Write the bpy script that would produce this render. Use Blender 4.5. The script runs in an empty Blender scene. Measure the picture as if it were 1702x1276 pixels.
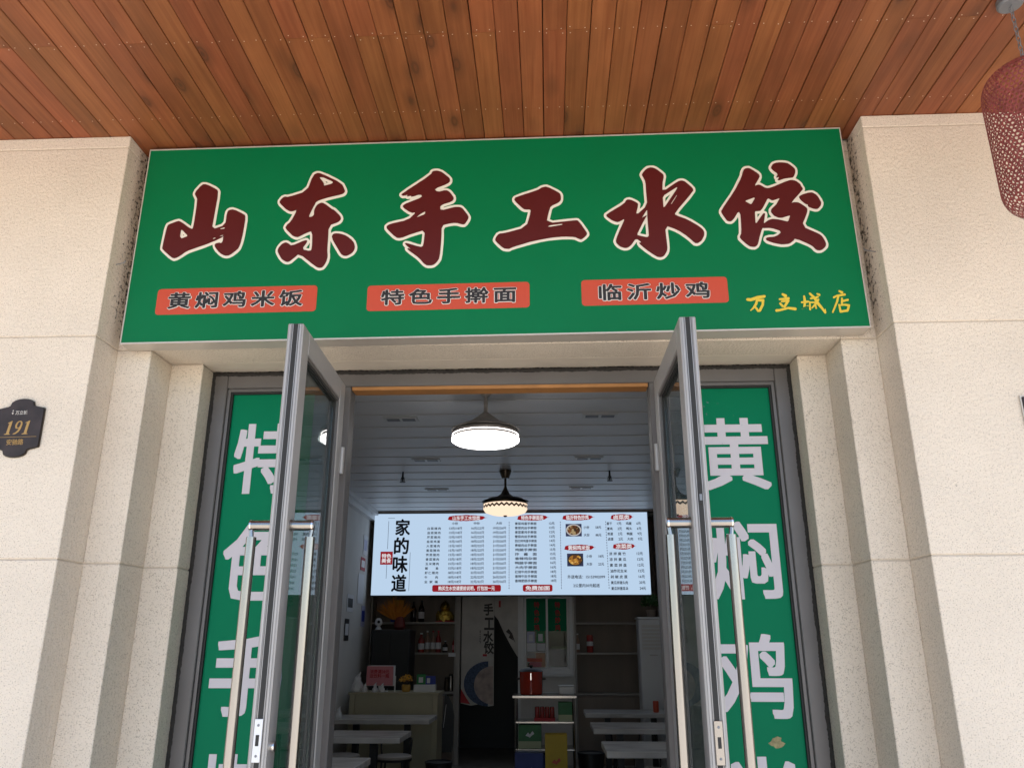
import bpy, math, random
from math import radians, sin, cos, pi
from mathutils import Vector, Matrix
random.seed(7)
scene = bpy.context.scene
col = scene.collection

# ---------------------------------------------------------------- camera
cam = bpy.data.cameras.new('camera'); cam.sensor_width = 36.0; cam.lens = 28.084
cam.clip_start = 0.05; cam.clip_end = 2000
cam_o = bpy.data.objects.new('camera', cam); col.objects.link(cam_o)
cam_o.location = (0, 0, 1.6); cam_o.rotation_euler = (radians(90 + 18.115), 0, radians(2.578))
scene.camera = cam_o
# ---------------------------------------------------------------- sky, sun, exposure
SUN_EL, SUN_DIR = 58.0, Vector((0.95, -0.20, 0))
world = bpy.data.worlds.new('World'); scene.world = world; world.use_nodes = True
wn = world.node_tree.nodes; wl = world.node_tree.links; wn.clear()
sky = wn.new('ShaderNodeTexSky'); sky.sky_type = 'NISHITA'; sky.sun_disc = False
sky.sun_elevation = radians(SUN_EL); sky.sun_rotation = math.atan2(SUN_DIR.x, SUN_DIR.y)
bg = wn.new('ShaderNodeBackground'); bg.inputs['Strength'].default_value = 0.15
wo = wn.new('ShaderNodeOutputWorld'); wl.new(sky.outputs[0], bg.inputs[0]); wl.new(bg.outputs[0], wo.inputs[0])
sun = bpy.data.lights.new('sun', 'SUN'); sun.energy = 4.8; sun.angle = radians(0.53); sun.color = (1.0, 0.95, 0.87)
sun_o = bpy.data.objects.new('sun', sun); col.objects.link(sun_o)
d = SUN_DIR.normalized() * cos(radians(SUN_EL)); d.z = sin(radians(SUN_EL))
sun_o.rotation_euler = d.to_track_quat('Z', 'Y').to_euler(); sun_o.location = (6, 2, 12)
scene.view_settings.view_transform = 'Standard'; scene.view_settings.look = 'None'
scene.view_settings.gamma = 1.0; scene.view_settings.exposure = 1.20
scene.view_settings.use_curve_mapping = False
scene.cycles.max_bounces = 10; scene.cycles.diffuse_bounces = 6; scene.cycles.transparent_max_bounces = 16
scene.cycles.caustics_reflective = False; scene.cycles.caustics_refractive = False

# ---------------------------------------------------------------- helpers
class MB:
    def __init__(s): s.v = []; s.f = []; s.smooth = False
    def add(s, vs, fs):
        n = len(s.v); s.v += [tuple(p) for p in vs]; s.f += [tuple(i + n for i in f) for f in fs]; return s
    def box(s, x0, x1, y0, y1, z0, z1, b=0.0):
        if b <= 0:
            return s.add([(x, y, z) for x in (x0, x1) for y in (y0, y1) for z in (z0, z1)],
                         [(0, 1, 3, 2), (4, 6, 7, 5), (0, 4, 5, 1), (2, 3, 7, 6), (0, 2, 6, 4), (1, 5, 7, 3)])
        # box with every vertical and horizontal edge chamfered (faces inset by b)
        lo = (x0, y0, z0); hi = (x1, y1, z1); vs = []; idx = {}
        for sx in (0, 1):
            for sy in (0, 1):
                for sz in (0, 1):
                    S = (sx, sy, sz)
                    for ax in range(3):
                        p = []
                        for k in range(3):
                            e = hi[k] if S[k] else lo[k]
                            p.append(e if k == ax else e + (-b if S[k] else b))
                        idx[(S, ax)] = len(vs); vs.append(p)
        fs = []
        for ax in range(3):
            a, c = [k for k in range(3) if k != ax]
            for side in (0, 1):
                q = []
                for (ua, uc) in ((0, 0), (1, 0), (1, 1), (0, 1)):
                    S = [0, 0, 0]; S[ax] = side; S[a] = ua; S[c] = uc; q.append(idx[(tuple(S), ax)])
                fs.append(q)
            for ua in (0, 1):
                for uc in (0, 1):
                    S0 = [0, 0, 0]; S0[a] = ua; S0[c] = uc; S1 = list(S0); S0[ax] = 0; S1[ax] = 1
                    S0, S1 = tuple(S0), tuple(S1)
                    fs.append((idx[(S0, a)], idx[(S1, a)], idx[(S1, c)], idx[(S0, c)]))
        for sx in (0, 1):
            for sy in (0, 1):
                for sz in (0, 1):
                    S = (sx, sy, sz); fs.append((idx[(S, 0)], idx[(S, 1)], idx[(S, 2)]))
        return s.add(vs, fs)
    def lathe(s, prof, cx=0, cy=0, n=20, cz=0, sx=1, sy=1):
        vs = []; fs = []; m = len(prof)
        for i in range(n):
            a = 2 * pi * i / n
            for r, z in prof: vs.append((cx + r * cos(a) * sx, cy + r * sin(a) * sy, cz + z))
        for i in range(n):
            j = (i + 1) % n
            for k in range(m - 1): fs.append((i * m + k, j * m + k, j * m + k + 1, i * m + k + 1))
        fs.append([i * m for i in range(n)][::-1]); fs.append([i * m + m - 1 for i in range(n)])
        s.smooth = True
        return s.add(vs, fs)
    def tube(s, pts, r, n=8):
        pts = [Vector(p) for p in pts]; rs = r if isinstance(r, (list, tuple)) else [r] * len(pts)
        vs = []; fs = []; up = None
        for i, p in enumerate(pts):
            t = (pts[min(i + 1, len(pts) - 1)] - pts[max(i - 1, 0)]).normalized()
            if up is None: up = t.orthogonal().normalized()
            up = (up - t * up.dot(t)).normalized(); w = t.cross(up)
            for k in range(n):
                a = 2 * pi * k / n; vs.append(p + (up * cos(a) + w * sin(a)) * rs[i])
        for i in range(len(pts) - 1):
            for k in range(n):
                k2 = (k + 1) % n; fs.append((i * n + k, i * n + k2, (i + 1) * n + k2, (i + 1) * n + k))
        fs.append(list(range(n))[::-1]); fs.append([(len(pts) - 1) * n + k for k in range(n)])
        s.smooth = True
        return s.add(vs, fs)
    def prism(s, poly, y0, y1):
        # polygon in (x, z), extruded along y
        n = len(poly); vs = [(x, y0, z) for x, z in poly] + [(x, y1, z) for x, z in poly]
        fs = [list(range(n))[::-1], [n + i for i in range(n)]]
        fs += [(i, (i + 1) % n, n + (i + 1) % n, n + i) for i in range(n)]
        return s.add(vs, fs)
    def mesh(s, name):
        import bmesh
        me = bpy.data.meshes.new(name); me.from_pydata(s.v, [], s.f)
        bm = bmesh.new(); bm.from_mesh(me); bmesh.ops.recalc_face_normals(bm, faces=bm.faces); bm.to_mesh(me); bm.free()
        if s.smooth:
            me.polygons.foreach_set('use_smooth', [True] * len(me.polygons))
            try: me.set_sharp_from_angle(angle=radians(38))
            except Exception: pass
        return me
    def build(s, name, mat, parent=None, loc=None):
        return obj(name, s.mesh(name), mat, parent, loc)

def obj(name, me, mat, parent=None, loc=None):
    o = bpy.data.objects.new(name, me); col.objects.link(o)
    if mat is not None and not me.materials: me.materials.append(mat)
    if parent is not None: o.parent = parent
    if loc is not None: o.location = loc
    return o
def tag(o, label, cat, group=None):
    o['label'] = label; o['category'] = cat
    if group: o['group'] = group
    return o
def thing(name, label, cat, loc=(0, 0, 0), group=None, rot=(0, 0, 0)):
    o = bpy.data.objects.new(name, None); col.objects.link(o); o.empty_display_size = 0.1
    o.location = loc; o.rotation_euler = rot
    return tag(o, label, cat, group)
def struct(o): o['kind'] = 'structure'; return o
def stuff(o): o['kind'] = 'stuff'; return o
def dup(root, loc, rotz=0, label=None):
    r = root.copy(); col.objects.link(r); r.location = loc; r.rotation_euler = (0, 0, rotz)
    if label: r['label'] = label
    for ch in list(root.children):
        c = ch.copy(); col.objects.link(c); c.parent = r
        for g in list(ch.children):
            e = g.copy(); col.objects.link(e); e.parent = c
    return r
def bx(name, mat, parent, x0, x1, y0, y1, z0, z1, b=0.0): return MB().box(x0, x1, y0, y1, z0, z1, b).build(name, mat, parent)

def _flat(curve, thick):
    # filled 2D curve -> mesh standing upright (x, z), facing -y
    o = bpy.data.objects.new('tmp', curve); col.objects.link(o)
    dg = bpy.context.evaluated_depsgraph_get(); dg.update()
    me = bpy.data.meshes.new_from_object(o.evaluated_get(dg))
    bpy.data.objects.remove(o); bpy.data.curves.remove(curve)
    me.transform(Matrix(((1, 0, 0, 0), (0, 0, -1, 0), (0, 1, 0, 0), (0, 0, 0, 1))))
    me.materials.clear()
    return me
def shape_mesh(loops, thick=0.001, unit=0.001):
    c = bpy.data.curves.new('tmp', 'CURVE'); c.dimensions = '2D'; c.fill_mode = 'BOTH'; c.extrude = thick / 2
    for L in loops:
        sp = c.splines.new('POLY'); sp.points.add(len(L) - 1); sp.use_cyclic_u = True
        for p, (x, z) in zip(sp.points, L): p.co = (x * unit, z * unit, 0, 1)
    return _flat(c, thick)
def text_mesh(body, size, offset=0.0, thick=0.0006, xs=1.0, align='CENTER', spacing=1.0, line=1.0, shear=0.0):
    c = bpy.data.curves.new('tmp', 'FONT'); c.body = body; c.size = size; c.offset = offset * size; c.extrude = thick / 2
    c.align_x = align; c.align_y = 'CENTER' if align == 'CENTER' else 'TOP_BASELINE'
    c.resolution_u = 2; c.space_character = spacing; c.space_line = line; c.shear = shear; c.fill_mode = 'BOTH'
    me = _flat(c, thick); me.transform(Matrix.Diagonal((xs, 1, 1, 1)))
    return me
def bold_mesh(body, size, r, thick=0.0006, spacing=1.0, square=False, n=8):
    # heavier strokes: the same glyphs shifted round a ring, each copy a hair behind the last
    base = text_mesh(body, size, 0.0, thick, spacing=spacing); vs = [tuple(v.co) for v in base.vertices]; fs = [tuple(p.vertices) for p in base.polygons]
    mb = MB(); sh = [(0, 0)]
    for k in range(n):
        a = 2 * pi * k / n; m = 1 / max(abs(cos(a)), abs(sin(a))) if square else 1
        sh.append((r * cos(a) * m, r * sin(a) * m))
    for i, (dx, dz) in enumerate(sh): mb.add([(x + dx, y + i * 0.00002, z + dz) for x, y, z in vs], fs)
    me = bpy.data.meshes.new('lettering'); me.from_pydata(mb.v, [], mb.f); bpy.data.meshes.remove(base); return me
def fit(me, x0, x1, z0, z1):
    # stretch a text mesh into a rectangle, return mesh centred at origin of that rectangle
    xs = [v.co.x for v in me.vertices]; zs = [v.co.z for v in me.vertices]
    a, b, c, e = min(xs), max(xs), min(zs), max(zs)
    sx = (x1 - x0) / (b - a); sz = (z1 - z0) / (e - c)
    me.transform(Matrix.Translation((x0 - a * sx, 0, z0 - c * sz)) @ Matrix.Diagonal((sx, 1, sz, 1)))
    return me

# ---------------------------------------------------------------- materials
def pm(name, base, rough=0.5, metal=0.0, var=0.0, vscale=8.0, bump=0.0, bscale=60.0, spec=0.5, emit=None, estr=0.0, stretch=(1, 1, 1), coat=0.0, rvar=0.0):
    m = bpy.data.materials.new(name); m.use_nodes = True; nt = m.node_tree; n = nt.nodes; l = nt.links
    p = n['Principled BSDF']; p.inputs['Base Color'].default_value = (*base, 1); p.inputs['Roughness'].default_value = rough
    p.inputs['Metallic'].default_value = metal; p.inputs['Specular IOR Level'].default_value = spec
    p.inputs['Coat Weight'].default_value = coat
    if emit: p.inputs['Emission Color'].default_value = (*emit, 1); p.inputs['Emission Strength'].default_value = estr
    if var or bump or rvar:
        tc = n.new('ShaderNodeTexCoord'); mp = n.new('ShaderNodeMapping'); mp.inputs['Scale'].default_value = stretch
        l.new(tc.outputs['Object'], mp.inputs[0])
    if var or rvar:
        t = n.new('ShaderNodeTexNoise'); t.inputs['Scale'].default_value = vscale; t.inputs['Detail'].default_value = 6
        l.new(mp.outputs[0], t.inputs['Vector'])
    if var:
        r = n.new('ShaderNodeValToRGB'); lo = [max(0, c * (1 - var)) for c in base]; hi = [min(1, c * (1 + var)) for c in base]
        r.color_ramp.elements[0].position = 0.3; r.color_ramp.elements[1].position = 0.7
        r.color_ramp.elements[0].color = (*lo, 1); r.color_ramp.elements[1].color = (*hi, 1)
        l.new(t.outputs['Fac'], r.inputs[0]); l.new(r.outputs[0], p.inputs['Base Color'])
    if rvar:
        q = n.new('ShaderNodeMapRange'); q.inputs['To Min'].default_value = max(0.02, rough - rvar); q.inputs['To Max'].default_value = min(1, rough + rvar)
        l.new(t.outputs['Fac'], q.inputs['Value']); l.new(q.outputs[0], p.inputs['Roughness'])
    if bump:
        t2 = n.new('ShaderNodeTexNoise'); t2.inputs['Scale'].default_value = bscale; t2.inputs['Detail'].default_value = 3
        l.new(mp.outputs[0], t2.inputs['Vector'])
        b = n.new('ShaderNodeBump'); b.inputs['Strength'].default_value = bump; b.inputs['Distance'].default_value = 0.01
        l.new(t2.outputs['Fac'], b.inputs['Height']); l.new(b.outputs[0], p.inputs['Normal'])
    return m

def stucco(name, base, mould=False):
    m = bpy.data.materials.new(name); m.use_nodes = True; nt = m.node_tree; n = nt.nodes; l = nt.links
    p = n['Principled BSDF']; p.inputs['Roughness'].default_value = 0.85; p.inputs['Specular IOR Level'].default_value = 0.25
    tc = n.new('ShaderNodeTexCoord')
    big = n.new('ShaderNodeTexNoise'); big.inputs['Scale'].default_value = 2.2; big.inputs['Detail'].default_value = 5; l.new(tc.outputs['Object'], big.inputs['Vector'])
    r = n.new('ShaderNodeValToRGB'); r.color_ramp.elements[0].position = 0.3; r.color_ramp.elements[1].position = 0.72
    r.color_ramp.elements[0].color = (*[c * 0.93 for c in base], 1); r.color_ramp.elements[1].color = (*[min(1, c * 1.05) for c in base], 1)
    l.new(big.outputs['Fac'], r.inputs[0])
    # grit: small darker grains between the pale ones
    g = n.new('ShaderNodeTexNoise'); g.inputs['Scale'].default_value = 230; g.inputs['Detail'].default_value = 2; l.new(tc.outputs['Object'], g.inputs['Vector'])
    gr = n.new('ShaderNodeValToRGB'); gr.color_ramp.elements[0].position = 0.33; gr.color_ramp.elements[1].position = 0.43
    gr.color_ramp.elements[0].color = (0.52, 0.49, 0.46, 1); gr.color_ramp.elements[1].color = (1, 1, 1, 1); l.new(g.outputs['Fac'], gr.inputs[0])
    mx = n.new('ShaderNodeMix'); mx.data_type = 'RGBA'; mx.blend_type = 'MULTIPLY'; mx.inputs[0].default_value = 0.85
    l.new(r.outputs[0], mx.inputs[6]); l.new(gr.outputs[0], mx.inputs[7])
    out = mx.outputs[2]
    if mould:
        # black mould specks that thicken towards the damp corner behind the sign
        sep = n.new('ShaderNodeSeparateXYZ'); l.new(tc.outputs['Object'], sep.inputs[0])
        ramp = n.new('ShaderNodeMapRange'); ramp.inputs['From Min'].default_value = 2.825; ramp.inputs['From Max'].default_value = 2.95
        ramp.inputs['To Min'].default_value = 0.0; ramp.inputs['To Max'].default_value = 0.19; l.new(sep.outputs[1], ramp.inputs['Value'])
        zr = n.new('ShaderNodeMapRange'); zr.inputs['From Min'].default_value = 2.72; zr.inputs['From Max'].default_value = 2.9; l.new(sep.outputs[2], zr.inputs['Value'])
        mu = n.new('ShaderNodeMath'); mu.operation = 'MULTIPLY'; l.new(ramp.outputs[0], mu.inputs[0]); l.new(zr.outputs[0], mu.inputs[1])
        s1 = n.new('ShaderNodeTexNoise'); s1.inputs['Scale'].default_value = 60; s1.inputs['Detail'].default_value = 4; s1.inputs['Roughness'].default_value = 0.7; l.new(tc.outputs['Object'], s1.inputs['Vector'])
        ad = n.new('ShaderNodeMath'); ad.operation = 'ADD'; l.new(s1.outputs['Fac'], ad.inputs[0]); l.new(mu.outputs[0], ad.inputs[1])
        sr = n.new('ShaderNodeMapRange'); sr.inputs['From Min'].default_value = 0.675; sr.inputs['From Max'].default_value = 0.74; l.new(ad.outputs[0], sr.inputs['Value'])
        mm = n.new('ShaderNodeMix'); mm.data_type = 'RGBA'; l.new(sr.outputs[0], mm.inputs[0]); l.new(out, mm.inputs[6]); mm.inputs[7].default_value = (0.09, 0.075, 0.06, 1)
        out = mm.outputs[2]
    l.new(out, p.inputs['Base Color'])
    b1 = n.new('ShaderNodeTexNoise'); b1.inputs['Scale'].default_value = 80; b1.inputs['Detail'].default_value = 3; l.new(tc.outputs['Object'], b1.inputs['Vector'])
    bu = n.new('ShaderNodeBump'); bu.inputs['Strength'].default_value = 0.8; bu.inputs['Distance'].default_value = 0.006
    l.new(b1.outputs['Fac'], bu.inputs['Height']); l.new(bu.outputs[0], p.inputs['Normal'])
    return m

def wood(name):
    m = bpy.data.materials.new(name); m.use_nodes = True; nt = m.node_tree; n = nt.nodes; l = nt.links
    p = n['Principled BSDF']; p.inputs['Roughness'].default_value = 0.45; p.inputs['Specular IOR Level'].default_value = 0.35
    tc = n.new('ShaderNodeTexCoord'); oi = n.new('ShaderNodeObjectInfo')
    sc_ = n.new('ShaderNodeMath'); sc_.operation = 'MULTIPLY'; sc_.inputs[1].default_value = 173.0; l.new(oi.outputs['Random'], sc_.inputs[0])
    ad = n.new('ShaderNodeVectorMath'); ad.operation = 'ADD'; l.new(tc.outputs['Object'], ad.inputs[0])
    cb = n.new('ShaderNodeCombineXYZ'); l.new(sc_.outputs[0], cb.inputs[1]); l.new(sc_.outputs[0], cb.inputs[2]); l.new(cb.outputs[0], ad.inputs[1])
    mp = n.new('ShaderNodeMapping'); mp.inputs['Scale'].default_value = (42, 1.3, 42); l.new(ad.outputs[0], mp.inputs[0])
    g = n.new('ShaderNodeTexNoise'); g.inputs['Scale'].default_value = 1.8; g.inputs['Detail'].default_value = 7; g.inputs['Distortion'].default_value = 0.6; l.new(mp.outputs[0], g.inputs['Vector'])
    r = n.new('ShaderNodeValToRGB'); e = r.color_ramp.elements
    e[0].position = 0.28; e[0].color = (0.205, 0.060, 0.022, 1); e[1].position = 0.75; e[1].color = (0.29, 0.098, 0.038, 1)
    l.new(g.outputs['Fac'], r.inputs[0])
    # slow blotches along the board
    mp2 = n.new('ShaderNodeMapping'); mp2.inputs['Scale'].default_value = (5, 1.6, 5); l.new(ad.outputs[0], mp2.inputs[0])
    bl = n.new('ShaderNodeTexNoise'); bl.inputs['Scale'].default_value = 2.4; bl.inputs['Detail'].default_value = 4; l.new(mp2.outputs[0], bl.inputs['Vector'])
    br = n.new('ShaderNodeMapRange'); br.inputs['From Min'].default_value = 0.3; br.inputs['From Max'].default_value = 0.7; br.inputs['To Min'].default_value = 0.84; br.inputs['To Max'].default_value = 1.12; l.new(bl.outputs['Fac'], br.inputs['Value'])
    hs = n.new('ShaderNodeHueSaturation'); l.new(r.outputs[0], hs.inputs['Color'])
    rv = n.new('ShaderNodeMapRange'); rv.inputs['To Min'].default_value = 0.84; rv.inputs['To Max'].default_value = 1.16; l.new(oi.outputs['Random'], rv.inputs['Value'])
    wnz = n.new('ShaderNodeTexWhiteNoise'); wnz.noise_dimensions = '1D'; l.new(sc_.outputs[0], wnz.inputs['W'])
    hv = n.new('ShaderNodeMapRange'); hv.inputs['To Min'].default_value = 0.495; hv.inputs['To Max'].default_value = 0.506; l.new(wnz.outputs['Value'], hv.inputs['Value']); l.new(hv.outputs[0], hs.inputs['Hue'])
    mu = n.new('ShaderNodeMath'); mu.operation = 'MULTIPLY'; l.new(br.outputs[0], mu.inputs[0]); l.new(rv.outputs[0], mu.inputs[1]); l.new(mu.outputs[0], hs.inputs['Value'])
    # knots
    mp3 = n.new('ShaderNodeMapping'); mp3.inputs['Scale'].default_value = (12, 5.0, 12); l.new(ad.outputs[0], mp3.inputs[0])
    vo = n.new('ShaderNodeTexVoronoi'); vo.inputs['Scale'].default_value = 0.62; l.new(mp3.outputs[0], vo.inputs['Vector'])
    kr = n.new('ShaderNodeValToRGB'); ke = kr.color_ramp.elements; ke[0].position = 0.03; ke[0].color = (.95, .95, .95, 1); ke[1].position = 0.30; ke[1].color = (0, 0, 0, 1)
    for pos, v in ((0.07, .55), (0.105, .85), (0.15, .35)): k_ = ke.new(pos); k_.color = (v, v, v, 1)
    l.new(vo.outputs['Distance'], kr.inputs[0])
    mx = n.new('ShaderNodeMix'); mx.data_type = 'RGBA'; l.new(kr.outputs[0], mx.inputs[0]); l.new(hs.outputs[0], mx.inputs[6]); mx.inputs[7].default_value = (0.085, 0.03, 0.014, 1)
    l.new(mx.outputs[2], p.inputs['Base Color'])
    bu = n.new('ShaderNodeBump'); bu.inputs['Strength'].default_value = 0.12; bu.inputs['Distance'].default_value = 0.003; l.new(g.outputs['Fac'], bu.inputs['Height']); l.new(bu.outputs[0], p.inputs['Normal'])
    return m

def glass(name, tint=(0.86, 0.93, 0.91), rough=0.0, f0=0.045, dust=0.01):
    m = bpy.data.materials.new(name); m.use_nodes = True; nt = m.node_tree; n = nt.nodes; l = nt.links; n.clear()
    o = n.new('ShaderNodeOutputMaterial'); mx = n.new('ShaderNodeMixShader'); tr = n.new('ShaderNodeBsdfTransparent'); gl = n.new('ShaderNodeBsdfGlossy')
    lw = n.new('ShaderNodeLayerWeight'); lw.inputs['Blend'].default_value = 0.5
    pw_ = n.new('ShaderNodeMath'); pw_.operation = 'POWER'; pw_.inputs[1].default_value = 5.0; l.new(lw.outputs['Facing'], pw_.inputs[0])
    mr = n.new('ShaderNodeMapRange'); mr.inputs['To Min'].default_value = f0; mr.inputs['To Max'].default_value = 1.0; l.new(pw_.outputs[0], mr.inputs['Value'])
    tr.inputs[0].default_value = (*tint, 1); gl.inputs['Roughness'].default_value = rough
    # a thin film of street dust
    df = n.new('ShaderNodeBsdfDiffuse'); df.inputs[0].default_value = (0.45, 0.48, 0.47, 1); dm = n.new('ShaderNodeMixShader'); dm.inputs[0].default_value = dust
    l.new(tr.outputs[0], dm.inputs[1]); l.new(df.outputs[0], dm.inputs[2])
    l.new(mr.outputs[0], mx.inputs[0]); l.new(dm.outputs[0], mx.inputs[1]); l.new(gl.outputs[0], mx.inputs[2]); l.new(mx.outputs[0], o.inputs[0])
    return m
def lit(name, color, strength):
    m = bpy.data.materials.new(name); m.use_nodes = True; n = m.node_tree.nodes; l = m.node_tree.links; n.clear()
    o = n.new('ShaderNodeOutputMaterial'); e = n.new('ShaderNodeEmission'); e.inputs[0].default_value = (*color, 1); e.inputs[1].default_value = strength
    l.new(e.outputs[0], o.inputs[0]); return m
def speckle_lit(name, cols, scale, strength):
    m = lit(name, cols[0], strength); n = m.node_tree.nodes; l = m.node_tree.links
    tc = n.new('ShaderNodeTexCoord'); t = n.new('ShaderNodeTexVoronoi'); t.inputs['Scale'].default_value = scale; l.new(tc.outputs['Object'], t.inputs['Vector'])
    sp = n.new('ShaderNodeSeparateColor'); l.new(t.outputs['Color'], sp.inputs[0]); r = n.new('ShaderNodeValToRGB'); r.color_ramp.interpolation = 'CONSTANT'
    while len(r.color_ramp.elements) < len(cols): r.color_ramp.elements.new(0.5)
    for i, (e, c) in enumerate(zip(r.color_ramp.elements, cols)): e.position = i / len(cols); e.color = (*c, 1)
    l.new(sp.outputs[0], r.inputs[0]); l.new(r.outputs[0], [x for x in n if x.type == 'EMISSION'][0].inputs[0]); return m

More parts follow.
